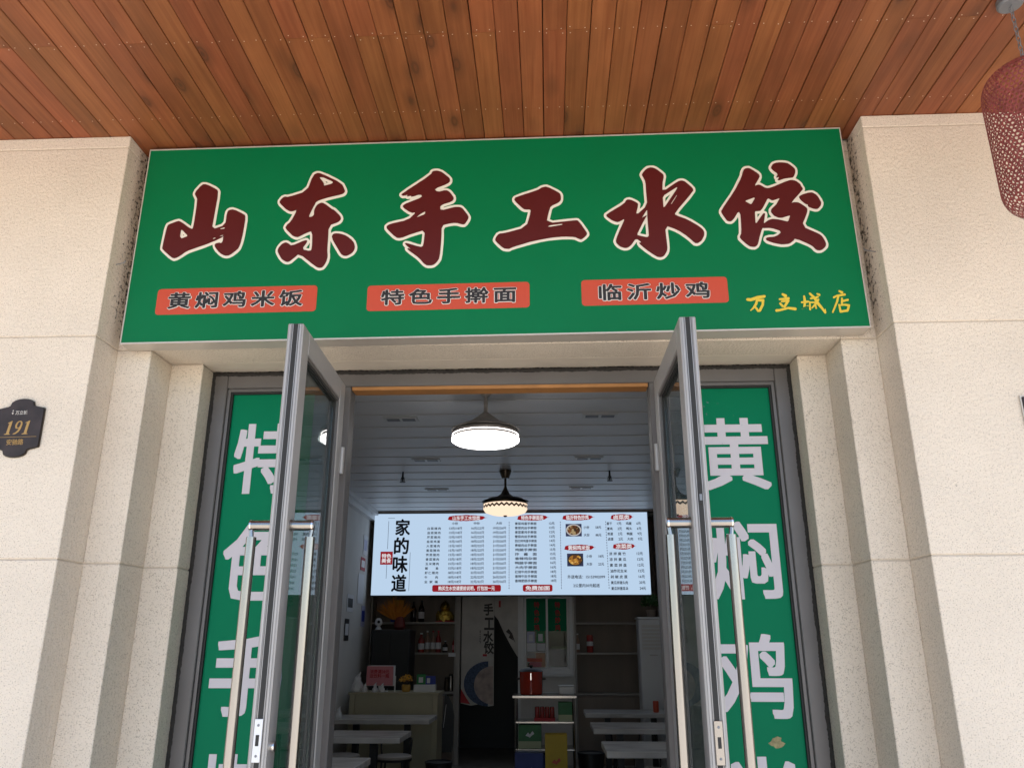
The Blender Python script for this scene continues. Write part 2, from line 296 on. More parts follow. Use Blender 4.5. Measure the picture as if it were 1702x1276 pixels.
M = dict(
    stucco=stucco('stucco', (0.72, 0.632, 0.525)), stucco_mould=stucco('stucco_mould', (0.72, 0.632, 0.525), True),
    joint=pm('joint', (0.55, 0.47, 0.38), 0.9), smooth_render=pm('smooth_render', (0.68, 0.6, 0.5), 0.8, var=0.06, vscale=6, bump=0.1),
    wood=wood('stained_pine'), felt=pm('felt', (0.01, 0.008, 0.006), 0.95), nail=pm('nail', (0.75, 0.62, 0.5), 0.4, 0.3),
    green=pm('sign_green', (0.0, 0.150, 0.050), 0.4, spec=0.18, var=0.03, vscale=3), maroon=pm('sign_maroon', (0.085, 0.007, 0.007), 0.35, spec=0.4),
    cream=pm('sign_cream', (0.76, 0.70, 0.60), 0.45), orange=pm('plate_orange', (0.52, 0.062, 0.022), 0.4), ink=pm('ink', (0.018, 0.014, 0.013), 0.45),
    white_print=pm('white_print', (0.78, 0.74, 0.68), 0.5), yellow=pm('yellow_print', (0.70, 0.50, 0.035), 0.45),
    edge=pm('sign_edge', (0.55, 0.5, 0.44), 0.4, 0.2),
    film=pm('green_film', (0.0, 0.185, 0.083), 0.5, spec=0.10, var=0.03, vscale=2), film_letter=pm('film_letter', (0.64, 0.59, 0.62), 0.4),
    alu=pm('aluminium', (0.40, 0.385, 0.375), 0.5, 0.35, var=0.05, vscale=5, bump=0.02, bscale=300), alu_dark=pm('aluminium_dark', (0.155, 0.143, 0.138), 0.5, 0.45, var=0.08, vscale=4),
    gasket=pm('gasket', (0.02, 0.019, 0.018), 0.7), sealant=pm('sealant', (0.022, 0.019, 0.016), 0.8, bump=0.8, bscale=90),
    steel=pm('brushed_steel', (0.36, 0.335, 0.31), 0.22, 1.0, var=0.05, vscale=40, stretch=(1, 1, 0.05)), chrome=pm('chrome', (0.8, 0.76, 0.72), 0.12, 1.0),
    glass=glass('clear_glass'), glass_door=glass('door_glass', (0.62, 0.68, 0.67), f0=0.11, dust=0.05), plaque=pm('plaque', (0.030, 0.020, 0.019), 0.5, 0.2, var=0.4, vscale=20),
    gold=pm('gold_print', (0.42, 0.24, 0.075), 0.35, 0.4), rail=pm('painted_rail', (0.55, 0.5, 0.45), 0.5),
    wall=pm('inner_wall', (0.66, 0.635, 0.60), 0.8, var=0.04, vscale=3, bump=0.05), ceil=pm('ceiling_panel', (0.78, 0.78, 0.79), 0.42, var=0.04, vscale=2),
    floor=pm('tile_floor', (0.30, 0.28, 0.26), 0.35, var=0.15, vscale=4), paving=pm('paving', (0.50, 0.455, 0.40), 0.85, var=0.15, vscale=3, bump=0.3, bscale=40),
    dark=pm('dark_surface', (0.018, 0.018, 0.02), 0.5), black=pm('black_metal', (0.012, 0.012, 0.013), 0.45), marble=pm('pale_marble', (0.56, 0.54, 0.52), 0.25, var=0.22, vscale=3, stretch=(1, 3, 1)),
    board=pm('wood_laminate', (0.21, 0.165, 0.13), 0.5, var=0.2, vscale=3, stretch=(1, 1, 0.15)), shelf=pm('shelf_board', (0.36, 0.33, 0.30), 0.5), counter=pm('counter_laminate', (0.40, 0.36, 0.24), 0.45, var=0.06, vscale=3),
    white=pm('white_plastic', (0.72, 0.72, 0.72), 0.4), paper=pm('paper', (0.7, 0.7, 0.72), 0.7), pink=pm('pink_card', (0.62, 0.22, 0.25), 0.6), redprint=pm('red_print', (0.45, 0.02, 0.03), 0.6), blue=pm('blue_print', (0.02, 0.04, 0.30), 0.5),
    red=pm('red_enamel', (0.42, 0.03, 0.01), 0.25, coat=0.5), bottle_dark=pm('bottle_dark', (0.02, 0.012, 0.01), 0.12), bottle_red=pm('bottle_red', (0.30, 0.035, 0.03), 0.25), bottle_tan=pm('bottle_tan', (0.28, 0.17, 0.12), 0.3),
    goldmetal=pm('gold_leaf', (0.75, 0.5, 0.10), 0.25, 0.9, bump=0.8, bscale=60), pampas=pm('dyed_grass', (0.62, 0.24, 0.03), 0.9), vase=pm('red_vase', (0.16, 0.02, 0.015), 0.4),
    leaf=pm('leaf', (0.05, 0.12, 0.03), 0.55, var=0.3, vscale=20), petal=pm('petal', (0.65, 0.33, 0.03), 0.6), pot=pm('glazed_pot', (0.5, 0.28, 0.05), 0.3),
    card_green=pm('card_green', (0.02, 0.22, 0.06), 0.5), carton_green=pm('carton_green', (0.03, 0.16, 0.05), 0.5, var=0.25, vscale=9), carton_pale=pm('carton_pale', (0.42, 0.46, 0.28), 0.5), carton_yellow=pm('carton_yellow', (0.55, 0.38, 0.02), 0.5, var=0.1, vscale=5), carton_blue=pm('carton_blue', (0.03, 0.05, 0.22), 0.5, var=0.2, vscale=7),
    lantern=pm('woven_red', (0.24, 0.05, 0.045), 0.6, var=0.25, vscale=30), grey_metal=pm('grey_metal', (0.20, 0.21, 0.23), 0.5, 0.4), bronze=pm('bronze', (0.09, 0.07, 0.05), 0.3, 0.8), silver=pm('lamp_silver', (0.55, 0.5, 0.46), 0.4, 0.3), kitchen_glass=glass('kitchen_glass', (0.6, 0.66, 0.64), f0=0.015), timber=pm('orange_timber', (0.42, 0.19, 0.06), 0.6, var=0.15), lens=pm('downlight_lens', (0.16, 0.16, 0.17), 0.4),
    curtain=pm('curtain_cloth', (0.55, 0.52, 0.48), 0.85, var=0.12, vscale=5), curtain_blue=pm('bowl_blue', (0.07, 0.10, 0.17), 0.8, var=0.5, vscale=40), curtain_food=pm('printed_dumplings', (0.45, 0.36, 0.32), 0.8, var=0.3, vscale=12),
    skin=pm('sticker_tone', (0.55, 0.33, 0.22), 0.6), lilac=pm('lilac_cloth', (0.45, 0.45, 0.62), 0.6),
    menu_face=lit('menu_face', (0.60, 0.78, 1.0), 0.36), menu_red=lit('menu_red', (0.36, 0.016, 0.025), 0.35), menu_white=lit('menu_white', (0.95, 0.92, 0.95), 0.34), menu_ink=pm('menu_ink', (0.012, 0.014, 0.03), 0.6),
    dish1=speckle_lit('braised_dish', [(0.09, 0.04, 0.02), (0.22, 0.1, 0.04), (0.05, 0.03, 0.02), (0.38, 0.28, 0.15), (0.16, 0.06, 0.03)], 30, 0.42), dish2=speckle_lit('yellow_dish', [(0.55, 0.27, 0.05), (0.35, 0.15, 0.03), (0.7, 0.42, 0.12), (0.12, 0.05, 0.02)], 26, 0.42), dish_bg=lit('dish_background', (0.05, 0.055, 0.12), 0.3), dish_rim=lit('dish_rim', (0.7, 0.68, 0.66), 0.3), dish_rim_dark=lit('dish_rim_dark', (0.03, 0.03, 0.03), 0.4),
    lamp_white=lit('lamp_white', (1.0, 0.97, 0.95), 2.6), lamp_warm=lit('lamp_warm', (1.0, 0.76, 0.56), 0.5),
)

# outlines of the brush lettering, millimetres on the sign board
GLYPH = {
  'shan': {'dark': [[[-1228,234],[-1212,257],[-1202,266],[-1193,266],[-1178,260],[-1151,245],[-1138,236],[-1135,228],[-1134,200],[-1137,138],[-1139,100],[-1141,65],[-1129,55],[-1098,66],[-1086,82],[-1086,114],[-1084,130],[-1080,137],[-1074,140],[-1064,142],[-1049,137],[-1022,122],[-1010,114],[-1007,108],[-1006,90],[-1008,50],[-1010,22],[-1014,-11],[-1018,-28],[-1022,-39],[-1031,-49],[-1048,-64],[-1059,-70],[-1070,-71],[-1079,-68],[-1091,-61],[-1101,-52],[-1113,-37],[-1119,-28],[-1121,-19],[-1117,-14],[-1105,-11],[-1100,-11],[-1097,-13],[-1094,-12],[-1091,-8],[-1089,0],[-1089,18],[-1090,22],[-1091,17],[-1096,13],[-1108,6],[-1122,-1],[-1147,-12],[-1164,-19],[-1184,-26],[-1202,-33],[-1227,-42],[-1241,-50],[-1253,-60],[-1262,-67],[-1274,-74],[-1282,-76],[-1290,-74],[-1302,-65],[-1327,-43],[-1337,-32],[-1338,-26],[-1337,-3],[-1333,49],[-1330,71],[-1327,78],[-1318,83],[-1296,92],[-1285,95],[-1278,92],[-1264,83],[-1237,62],[-1224,56],[-1221,61],[-1219,92],[-1218,163],[-1219,196],[-1225,207],[-1229,214],[-1232,222]],[[-1266,53],[-1241,28],[-1240,23],[-1259,15],[-1263,14],[-1270,22],[-1271,27],[-1270,53]],[[-1105,55],[-1090,59],[-1088,59],[-1088,54],[-1089,53],[-1101,51],[-1103,51],[-1107,53]],[[-1131,11],[-1124,14],[-1122,14],[-1121,11],[-1121,10],[-1128,7],[-1130,7],[-1132,9]],[[-1109,19],[-1092,25],[-1090,25],[-1092,20],[-1094,19],[-1109,19]]],
    'cream': [[[-1205,277],[-1211,275],[-1219,267],[-1223,262],[-1237,242],[-1242,226],[-1241,217],[-1230,195],[-1229,188],[-1228,159],[-1229,95],[-1231,71],[-1235,73],[-1260,92],[-1272,100],[-1276,103],[-1285,106],[-1289,106],[-1302,103],[-1322,95],[-1335,87],[-1337,84],[-1340,76],[-1343,60],[-1348,-20],[-1348,-25],[-1347,-33],[-1344,-38],[-1334,-49],[-1307,-74],[-1292,-84],[-1285,-87],[-1280,-87],[-1272,-85],[-1267,-83],[-1250,-72],[-1234,-60],[-1222,-53],[-1165,-32],[-1131,-18],[-1128,-30],[-1125,-36],[-1121,-43],[-1117,-49],[-1108,-58],[-1099,-67],[-1095,-70],[-1082,-78],[-1072,-81],[-1064,-82],[-1054,-80],[-1042,-74],[-1024,-59],[-1014,-46],[-1011,-41],[-1008,-31],[-1004,-14],[-1000,19],[-998,48],[-996,88],[-998,110],[-1002,120],[-1005,123],[-1017,132],[-1046,147],[-1063,153],[-1069,153],[-1078,152],[-1087,146],[-1093,137],[-1094,134],[-1096,116],[-1096,90],[-1097,86],[-1105,76],[-1126,69],[-1129,68],[-1130,68],[-1124,197],[-1124,223],[-1125,231],[-1128,237],[-1132,243],[-1146,255],[-1174,270],[-1189,276]],[[-1260,34],[-1260,27],[-1258,28],[-1255,29]]]},
  'dong': {'dark': [[[-753,234],[-741,278],[-732,297],[-724,301],[-718,303],[-709,302],[-686,291],[-635,263],[-611,244],[-601,223],[-598,213],[-600,206],[-604,202],[-610,199],[-628,194],[-667,185],[-690,178],[-708,171],[-717,164],[-721,152],[-728,136],[-739,105],[-739,95],[-726,98],[-720,106],[-721,124],[-718,135],[-713,147],[-707,154],[-699,159],[-693,161],[-686,160],[-674,152],[-653,135],[-644,128],[-641,128],[-633,121],[-616,103],[-609,93],[-607,85],[-609,79],[-614,72],[-624,66],[-646,58],[-655,37],[-654,-7],[-654,-32],[-654,-52],[-653,-66],[-651,-79],[-651,-91],[-654,-106],[-658,-117],[-665,-129],[-671,-135],[-679,-136],[-686,-135],[-694,-131],[-713,-116],[-753,-82],[-773,-74],[-785,-86],[-794,-94],[-804,-103],[-811,-106],[-819,-105],[-826,-101],[-836,-94],[-843,-84],[-853,-67],[-857,-57],[-857,-49],[-854,-41],[-846,-29],[-840,-23],[-832,-19],[-826,-18],[-819,-21],[-813,-25],[-805,-32],[-790,-29],[-758,-14],[-743,-10],[-739,-14],[-742,-23],[-754,-43],[-751,-53],[-732,-58],[-723,-58],[-719,-54],[-718,-34],[-720,13],[-727,30],[-743,24],[-755,18],[-771,9],[-780,5],[-788,6],[-794,8],[-803,13],[-812,23],[-828,40],[-834,50],[-831,58],[-827,65],[-818,73],[-809,88],[-796,120],[-796,131],[-808,126],[-816,125],[-823,126],[-830,130],[-839,136],[-848,145],[-862,159],[-868,167],[-868,173],[-865,180],[-856,191],[-848,195],[-838,193],[-817,198],[-775,212]],[[-636,12],[-631,16],[-623,17],[-610,16],[-599,13],[-584,7],[-572,-1],[-557,-14],[-549,-24],[-544,-36],[-542,-46],[-543,-57],[-546,-65],[-551,-72],[-558,-78],[-569,-84],[-576,-86],[-584,-85],[-590,-82],[-597,-76],[-606,-61],[-625,-29],[-634,-13],[-637,-3],[-639,2],[-638,8]],[[-708,283],[-695,282],[-688,279],[-658,263],[-653,260],[-651,255],[-651,254],[-656,250],[-660,248],[-684,242],[-688,242],[-689,253],[-692,258],[-708,280]]],
    'cream': [[[-723,314],[-730,312],[-738,307],[-741,304],[-750,284],[-762,242],[-780,223],[-821,209],[-839,205],[-850,206],[-854,205],[-863,201],[-871,190],[-877,181],[-878,175],[-877,165],[-873,158],[-870,153],[-849,132],[-835,121],[-828,117],[-819,114],[-811,113],[-817,98],[-824,84],[-827,80],[-833,75],[-838,69],[-842,60],[-844,54],[-844,49],[-836,34],[-820,16],[-807,4],[-797,-2],[-788,-6],[-779,-6],[-773,-4],[-767,-2],[-750,8],[-740,13],[-732,16],[-730,12],[-729,0],[-729,-12],[-731,-8],[-735,-4],[-739,0],[-744,1],[-748,1],[-763,-4],[-793,-18],[-803,-20],[-813,-13],[-819,-9],[-826,-7],[-837,-8],[-848,-14],[-856,-24],[-863,-36],[-866,-45],[-867,-52],[-866,-61],[-862,-71],[-851,-90],[-841,-102],[-831,-110],[-826,-113],[-821,-115],[-814,-116],[-808,-116],[-800,-113],[-796,-111],[-771,-86],[-758,-91],[-756,-93],[-719,-125],[-703,-136],[-698,-140],[-687,-146],[-677,-147],[-669,-145],[-665,-144],[-660,-139],[-656,-134],[-649,-122],[-644,-110],[-641,-93],[-642,-74],[-644,-64],[-644,-57],[-644,-14],[-632,-37],[-615,-66],[-605,-82],[-595,-91],[-587,-95],[-581,-96],[-572,-96],[-564,-93],[-550,-85],[-543,-79],[-537,-70],[-533,-61],[-532,-49],[-533,-42],[-535,-34],[-542,-17],[-552,-4],[-565,7],[-579,16],[-597,24],[-607,26],[-615,27],[-627,28],[-632,27],[-639,24],[-644,19],[-644,20],[-645,34],[-639,48],[-620,56],[-606,63],[-601,71],[-599,76],[-597,83],[-599,93],[-601,99],[-607,108],[-629,132],[-635,137],[-642,140],[-646,143],[-670,162],[-680,169],[-606,188],[-598,191],[-596,193],[-592,198],[-590,201],[-588,209],[-588,214],[-592,228],[-603,250],[-606,253],[-630,272],[-675,298],[-708,313]],[[-683,264],[-679,256],[-673,257],[-671,258]],[[-729,-19],[-733,-29],[-742,-44],[-742,-44],[-740,-45],[-732,-47],[-729,-47],[-728,-28]]]},
  'shou': {'dark': [[[-335,210],[-267,259],[-239,283],[-236,292],[-230,296],[-219,297],[-209,295],[-197,290],[-186,281],[-168,264],[-161,255],[-161,248],[-162,243],[-167,237],[-181,229],[-213,216],[-223,207],[-215,199],[-204,197],[-184,202],[-173,202],[-165,197],[-158,190],[-149,176],[-145,168],[-144,162],[-146,157],[-149,152],[-161,146],[-188,137],[-199,128],[-198,113],[-185,111],[-155,119],[-138,123],[-124,123],[-116,121],[-109,117],[-101,107],[-87,86],[-82,76],[-82,71],[-85,63],[-94,48],[-99,42],[-105,42],[-113,44],[-128,49],[-139,50],[-151,49],[-164,47],[-184,42],[-191,27],[-191,-6],[-192,-38],[-195,-87],[-199,-110],[-205,-121],[-211,-128],[-219,-135],[-228,-138],[-240,-138],[-248,-137],[-256,-131],[-263,-124],[-273,-111],[-288,-96],[-318,-72],[-328,-62],[-325,-60],[-321,-60],[-313,-64],[-317,-60],[-332,-46],[-338,-39],[-335,-35],[-321,-39],[-288,-51],[-272,-55],[-265,-51],[-262,-34],[-259,7],[-269,19],[-297,10],[-319,3],[-348,-9],[-363,-12],[-372,-10],[-385,0],[-407,23],[-416,35],[-416,42],[-413,46],[-406,51],[-387,57],[-345,66],[-322,77],[-304,96],[-302,103],[-314,102],[-327,108],[-346,123],[-353,131],[-352,136],[-349,140],[-340,146],[-323,153],[-287,168],[-275,177],[-280,185],[-291,185],[-313,178],[-321,177],[-319,181],[-323,182],[-335,179],[-338,180],[-334,185],[-338,186],[-351,183],[-357,184],[-361,189]],[[-295,81],[-284,92],[-280,95],[-263,106],[-260,106],[-260,96],[-265,92],[-292,81]]],
    'cream': [[[-227,308],[-234,307],[-242,302],[-245,298],[-248,290],[-273,269],[-342,219],[-367,198],[-369,195],[-370,190],[-370,184],[-365,178],[-362,175],[-356,172],[-348,172],[-345,173],[-341,170],[-336,168],[-333,168],[-328,169],[-322,166],[-344,157],[-356,149],[-361,142],[-363,138],[-363,132],[-363,128],[-361,124],[-350,113],[-331,98],[-321,93],[-327,87],[-348,77],[-390,68],[-410,62],[-419,55],[-424,49],[-426,46],[-426,35],[-425,30],[-415,16],[-390,-10],[-378,-19],[-373,-21],[-362,-23],[-354,-22],[-343,-19],[-317,-8],[-272,6],[-269,4],[-271,-28],[-274,-43],[-285,-41],[-318,-28],[-331,-25],[-337,-25],[-340,-26],[-343,-28],[-346,-32],[-347,-37],[-347,-42],[-345,-46],[-337,-56],[-338,-61],[-336,-67],[-330,-74],[-318,-85],[-291,-107],[-280,-118],[-272,-128],[-262,-139],[-252,-146],[-242,-149],[-227,-149],[-218,-146],[-214,-144],[-204,-136],[-197,-127],[-191,-117],[-189,-113],[-185,-88],[-182,-41],[-181,-8],[-182,20],[-181,24],[-177,32],[-162,36],[-141,39],[-130,38],[-115,33],[-107,31],[-96,31],[-90,36],[-85,41],[-76,57],[-73,67],[-72,70],[-73,79],[-81,95],[-94,114],[-104,126],[-113,132],[-121,133],[-140,134],[-157,131],[-185,123],[-187,123],[-187,123],[-183,127],[-157,136],[-144,142],[-141,146],[-137,150],[-135,157],[-134,166],[-136,172],[-137,177],[-142,184],[-150,196],[-155,202],[-161,207],[-170,212],[-189,213],[-176,218],[-162,226],[-158,230],[-153,237],[-151,244],[-151,252],[-152,257],[-154,262],[-163,274],[-179,289],[-191,299],[-208,307],[-214,308]]]},
  'gong': {'dark': [[[107,154],[110,159],[131,167],[179,183],[203,192],[217,201],[226,204],[236,205],[251,199],[278,182],[290,173],[294,166],[295,158],[295,146],[293,139],[287,132],[278,126],[261,118],[252,111],[249,103],[244,86],[236,49],[259,38],[324,44],[353,46],[360,45],[370,32],[387,3],[395,-12],[395,-18],[391,-25],[378,-37],[371,-41],[365,-39],[359,-36],[349,-30],[336,-28],[311,-26],[291,-26],[262,-28],[240,-31],[211,-36],[190,-40],[164,-46],[141,-53],[108,-63],[92,-69],[85,-73],[79,-74],[70,-73],[64,-72],[57,-67],[48,-59],[33,-43],[27,-34],[27,-29],[30,-21],[39,-8],[46,-4],[55,-4],[80,1],[132,15],[157,36],[168,77],[171,95],[170,100],[164,102],[152,102],[145,104],[140,107],[131,116],[113,136],[106,146],[105,150]],[[240,22],[247,27],[254,28],[291,32],[297,32],[299,28],[293,27],[258,21],[250,20],[241,21]]],
    'cream': [[[229,216],[223,215],[214,212],[198,202],[180,195],[136,181],[112,171],[105,168],[100,163],[98,159],[96,155],[96,147],[98,140],[104,131],[125,106],[134,98],[139,95],[145,92],[160,91],[158,80],[149,43],[127,25],[75,11],[55,7],[45,7],[42,6],[34,1],[31,-1],[22,-15],[17,-27],[17,-35],[18,-39],[25,-49],[32,-57],[41,-67],[52,-77],[60,-82],[70,-84],[80,-85],[87,-83],[96,-78],[111,-73],[146,-63],[178,-54],[212,-46],[243,-41],[266,-39],[296,-37],[332,-38],[345,-40],[362,-49],[368,-51],[372,-51],[382,-46],[393,-37],[399,-30],[403,-25],[405,-20],[405,-15],[404,-9],[398,5],[378,38],[367,52],[364,55],[356,57],[349,57],[321,55],[260,49],[248,55],[255,87],[258,99],[260,103],[265,108],[284,116],[293,122],[297,127],[301,133],[304,142],[305,161],[303,170],[298,180],[283,192],[256,208],[249,212],[240,216]]]},
  'shui': {'dark': [[[633,256],[645,271],[655,278],[666,281],[674,280],[683,276],[693,269],[709,253],[716,245],[717,238],[716,229],[712,213],[710,198],[708,174],[722,175],[759,202],[777,213],[784,215],[790,215],[799,212],[808,203],[825,185],[831,175],[832,167],[814,143],[768,88],[751,64],[752,59],[763,52],[790,40],[811,27],[837,8],[850,-4],[857,-13],[860,-21],[860,-32],[858,-41],[851,-54],[845,-62],[835,-69],[829,-71],[822,-70],[814,-63],[800,-47],[787,-34],[766,-17],[747,-5],[718,8],[708,-8],[710,-61],[711,-87],[709,-99],[705,-108],[698,-119],[692,-125],[683,-128],[677,-128],[669,-126],[656,-117],[632,-97],[617,-83],[603,-68],[601,-62],[609,-62],[607,-57],[594,-46],[585,-48],[576,-62],[569,-71],[559,-80],[552,-83],[544,-84],[537,-82],[526,-77],[519,-71],[511,-60],[509,-52],[511,-43],[516,-30],[526,-5],[535,14],[546,39],[546,46],[535,39],[527,35],[519,33],[512,35],[503,39],[494,45],[480,57],[476,64],[477,68],[493,80],[535,106],[553,120],[558,130],[563,134],[572,134],[581,131],[597,122],[604,116],[606,111],[604,98],[596,69],[604,69],[632,95],[643,119],[642,153],[642,178],[642,206],[640,221],[636,231],[633,238],[629,247]],[[714,150],[760,181],[767,185],[769,182],[762,170],[714,98],[707,94],[707,138]],[[740,113],[760,144],[763,149],[765,147],[762,142],[744,113],[741,108],[737,108]],[[638,82],[620,52],[618,48],[624,53],[627,54],[637,60],[637,57],[625,35],[619,24],[596,-21],[597,-29],[630,-38],[636,-38],[641,-32],[641,-21],[640,43],[640,57],[641,83]]],
    'cream': [[[662,291],[651,289],[639,280],[626,265],[623,260],[620,252],[620,243],[630,217],[632,204],[632,156],[633,122],[624,102],[612,91],[615,107],[616,113],[615,117],[610,125],[603,131],[584,142],[573,146],[561,144],[553,139],[550,136],[546,128],[531,117],[489,90],[473,78],[469,75],[467,71],[466,67],[466,62],[468,57],[474,49],[489,35],[500,28],[508,24],[517,22],[528,24],[507,-26],[502,-40],[499,-51],[499,-56],[503,-67],[512,-79],[520,-85],[530,-91],[540,-94],[550,-94],[556,-93],[566,-88],[573,-81],[583,-69],[591,-58],[592,-59],[592,-63],[592,-67],[595,-73],[599,-80],[608,-89],[625,-105],[649,-125],[665,-135],[674,-138],[679,-139],[686,-138],[695,-135],[701,-130],[705,-126],[714,-114],[718,-103],[720,-88],[720,-63],[718,-11],[721,-5],[743,-15],[760,-26],[785,-47],[795,-57],[808,-72],[815,-79],[818,-80],[826,-82],[831,-82],[840,-79],[850,-70],[858,-61],[861,-57],[867,-43],[869,-35],[870,-26],[870,-20],[865,-7],[855,6],[841,18],[818,36],[795,50],[764,65],[776,82],[820,134],[839,161],[841,166],[841,177],[839,183],[835,188],[829,197],[815,212],[805,221],[802,223],[794,226],[783,226],[772,223],[757,213],[719,186],[719,196],[720,204],[727,234],[727,241],[725,251],[716,262],[699,278],[692,284],[687,287],[678,291]],[[739,154],[722,142],[720,140],[717,135],[717,120]],[[630,25],[607,-20],[614,-22],[631,-26],[631,22]]]},
  'jiao': {'dark': [[[1039,248],[1044,258],[1050,262],[1059,264],[1065,263],[1071,260],[1080,253],[1095,240],[1102,232],[1104,223],[1098,211],[1083,187],[1081,180],[1090,184],[1096,185],[1101,184],[1107,180],[1119,171],[1128,168],[1139,169],[1159,176],[1198,193],[1217,200],[1225,202],[1232,202],[1242,199],[1249,195],[1258,186],[1262,181],[1263,175],[1265,171],[1268,165],[1269,160],[1267,155],[1254,140],[1225,108],[1217,97],[1227,100],[1235,100],[1243,99],[1253,93],[1267,81],[1273,74],[1276,69],[1276,63],[1274,54],[1267,37],[1251,4],[1259,-17],[1292,-35],[1309,-45],[1318,-54],[1323,-64],[1329,-81],[1330,-90],[1328,-98],[1323,-105],[1312,-114],[1303,-117],[1294,-116],[1287,-111],[1278,-98],[1261,-86],[1228,-68],[1212,-63],[1207,-70],[1201,-75],[1192,-82],[1183,-85],[1168,-86],[1157,-86],[1141,-82],[1129,-79],[1112,-72],[1104,-68],[1100,-63],[1100,-59],[1103,-55],[1112,-53],[1133,-52],[1147,-46],[1161,-34],[1157,-25],[1133,-15],[1118,-12],[1104,-12],[1097,-12],[1092,-11],[1086,-23],[1075,-53],[1070,-70],[1066,-82],[1062,-88],[1055,-93],[1049,-94],[1041,-93],[1034,-91],[1027,-85],[1018,-77],[1004,-60],[999,-52],[999,-47],[1001,-42],[1005,-34],[1008,-14],[1010,30],[1010,52],[1006,64],[999,59],[985,36],[976,26],[969,22],[963,22],[956,25],[950,34],[940,54],[936,64],[936,70],[948,90],[981,137],[1003,171],[1025,212],[1034,232],[1036,241]],[[1155,267],[1161,276],[1167,281],[1177,285],[1187,286],[1201,285],[1211,284],[1222,281],[1231,274],[1243,261],[1248,253],[1249,244],[1248,236],[1243,224],[1240,218],[1235,214],[1228,213],[1217,212],[1203,210],[1180,203],[1174,205],[1181,216],[1181,219],[1171,215],[1170,218],[1176,228],[1175,236],[1164,246],[1158,253],[1154,260]],[[1252,127],[1261,132],[1270,136],[1287,141],[1296,142],[1303,142],[1309,139],[1317,133],[1324,124],[1331,106],[1334,96],[1333,88],[1330,81],[1322,71],[1316,67],[1309,67],[1300,69],[1285,76],[1280,81],[1281,86],[1280,89],[1274,90],[1268,95],[1258,106],[1253,114],[1250,122]],[[1038,114],[1069,126],[1073,127],[1074,123],[1072,119],[1059,98],[1054,97],[1036,110]],[[1071,64],[1088,65],[1092,67],[1102,79],[1106,86],[1124,118],[1129,121],[1141,112],[1147,112],[1170,120],[1172,118],[1159,97],[1155,91],[1137,74],[1134,70],[1132,60],[1133,57],[1141,44],[1144,41],[1158,33],[1162,32],[1174,32],[1180,34],[1203,41],[1205,39],[1196,17],[1191,14],[1166,22],[1159,24],[1138,27],[1132,27],[1117,22],[1113,19],[1100,9],[1099,13],[1107,47],[1108,52],[1103,55],[1098,50],[1070,11],[1066,12],[1068,57]]],
    'cream': [[[1187,297],[1177,296],[1162,291],[1154,284],[1146,271],[1145,268],[1144,260],[1146,253],[1151,244],[1156,238],[1165,229],[1161,221],[1161,214],[1162,211],[1165,207],[1164,203],[1165,198],[1168,195],[1171,193],[1154,186],[1137,180],[1130,179],[1124,181],[1111,191],[1105,195],[1101,196],[1107,205],[1112,218],[1113,226],[1112,235],[1111,238],[1103,249],[1098,253],[1077,269],[1067,275],[1058,275],[1050,274],[1045,272],[1038,267],[1036,264],[1029,252],[1026,243],[1025,235],[1016,217],[995,177],[975,144],[941,96],[929,78],[927,72],[926,65],[927,59],[932,47],[941,30],[950,16],[959,12],[969,11],[973,12],[981,17],[992,29],[1000,42],[1001,28],[1000,14],[997,-30],[990,-44],[990,-55],[991,-60],[1000,-72],[1016,-90],[1023,-96],[1030,-101],[1040,-104],[1052,-105],[1059,-102],[1066,-97],[1069,-94],[1075,-84],[1093,-32],[1095,-26],[1097,-22],[1115,-22],[1133,-27],[1147,-33],[1143,-37],[1131,-42],[1113,-42],[1099,-46],[1096,-48],[1092,-53],[1091,-57],[1090,-62],[1090,-65],[1092,-69],[1098,-77],[1107,-82],[1126,-89],[1140,-93],[1153,-96],[1167,-97],[1181,-96],[1186,-95],[1196,-91],[1206,-84],[1215,-76],[1217,-76],[1225,-79],[1258,-96],[1271,-106],[1280,-119],[1288,-125],[1294,-127],[1302,-127],[1309,-126],[1315,-123],[1326,-115],[1331,-110],[1336,-104],[1339,-95],[1340,-87],[1338,-76],[1332,-57],[1323,-44],[1315,-36],[1310,-33],[1296,-24],[1267,-8],[1262,4],[1275,33],[1282,50],[1285,63],[1296,59],[1305,56],[1312,56],[1317,57],[1320,58],[1326,62],[1337,74],[1342,84],[1344,96],[1343,100],[1340,113],[1332,130],[1325,141],[1313,150],[1306,153],[1294,153],[1275,149],[1278,157],[1278,165],[1277,170],[1273,177],[1271,186],[1265,195],[1260,200],[1255,205],[1247,210],[1252,220],[1256,229],[1258,238],[1259,245],[1258,254],[1257,259],[1250,270],[1236,285],[1225,292],[1216,295],[1203,297]],[[1130,107],[1112,77],[1104,66],[1108,65],[1113,62],[1116,59],[1117,56],[1117,52],[1117,45],[1114,32],[1129,37],[1132,38],[1125,49],[1123,56],[1124,69],[1125,73],[1130,80],[1147,97],[1150,102],[1146,101],[1138,102]],[[1086,54],[1078,54],[1077,43],[1077,38],[1077,37],[1078,39],[1089,54]]]}}
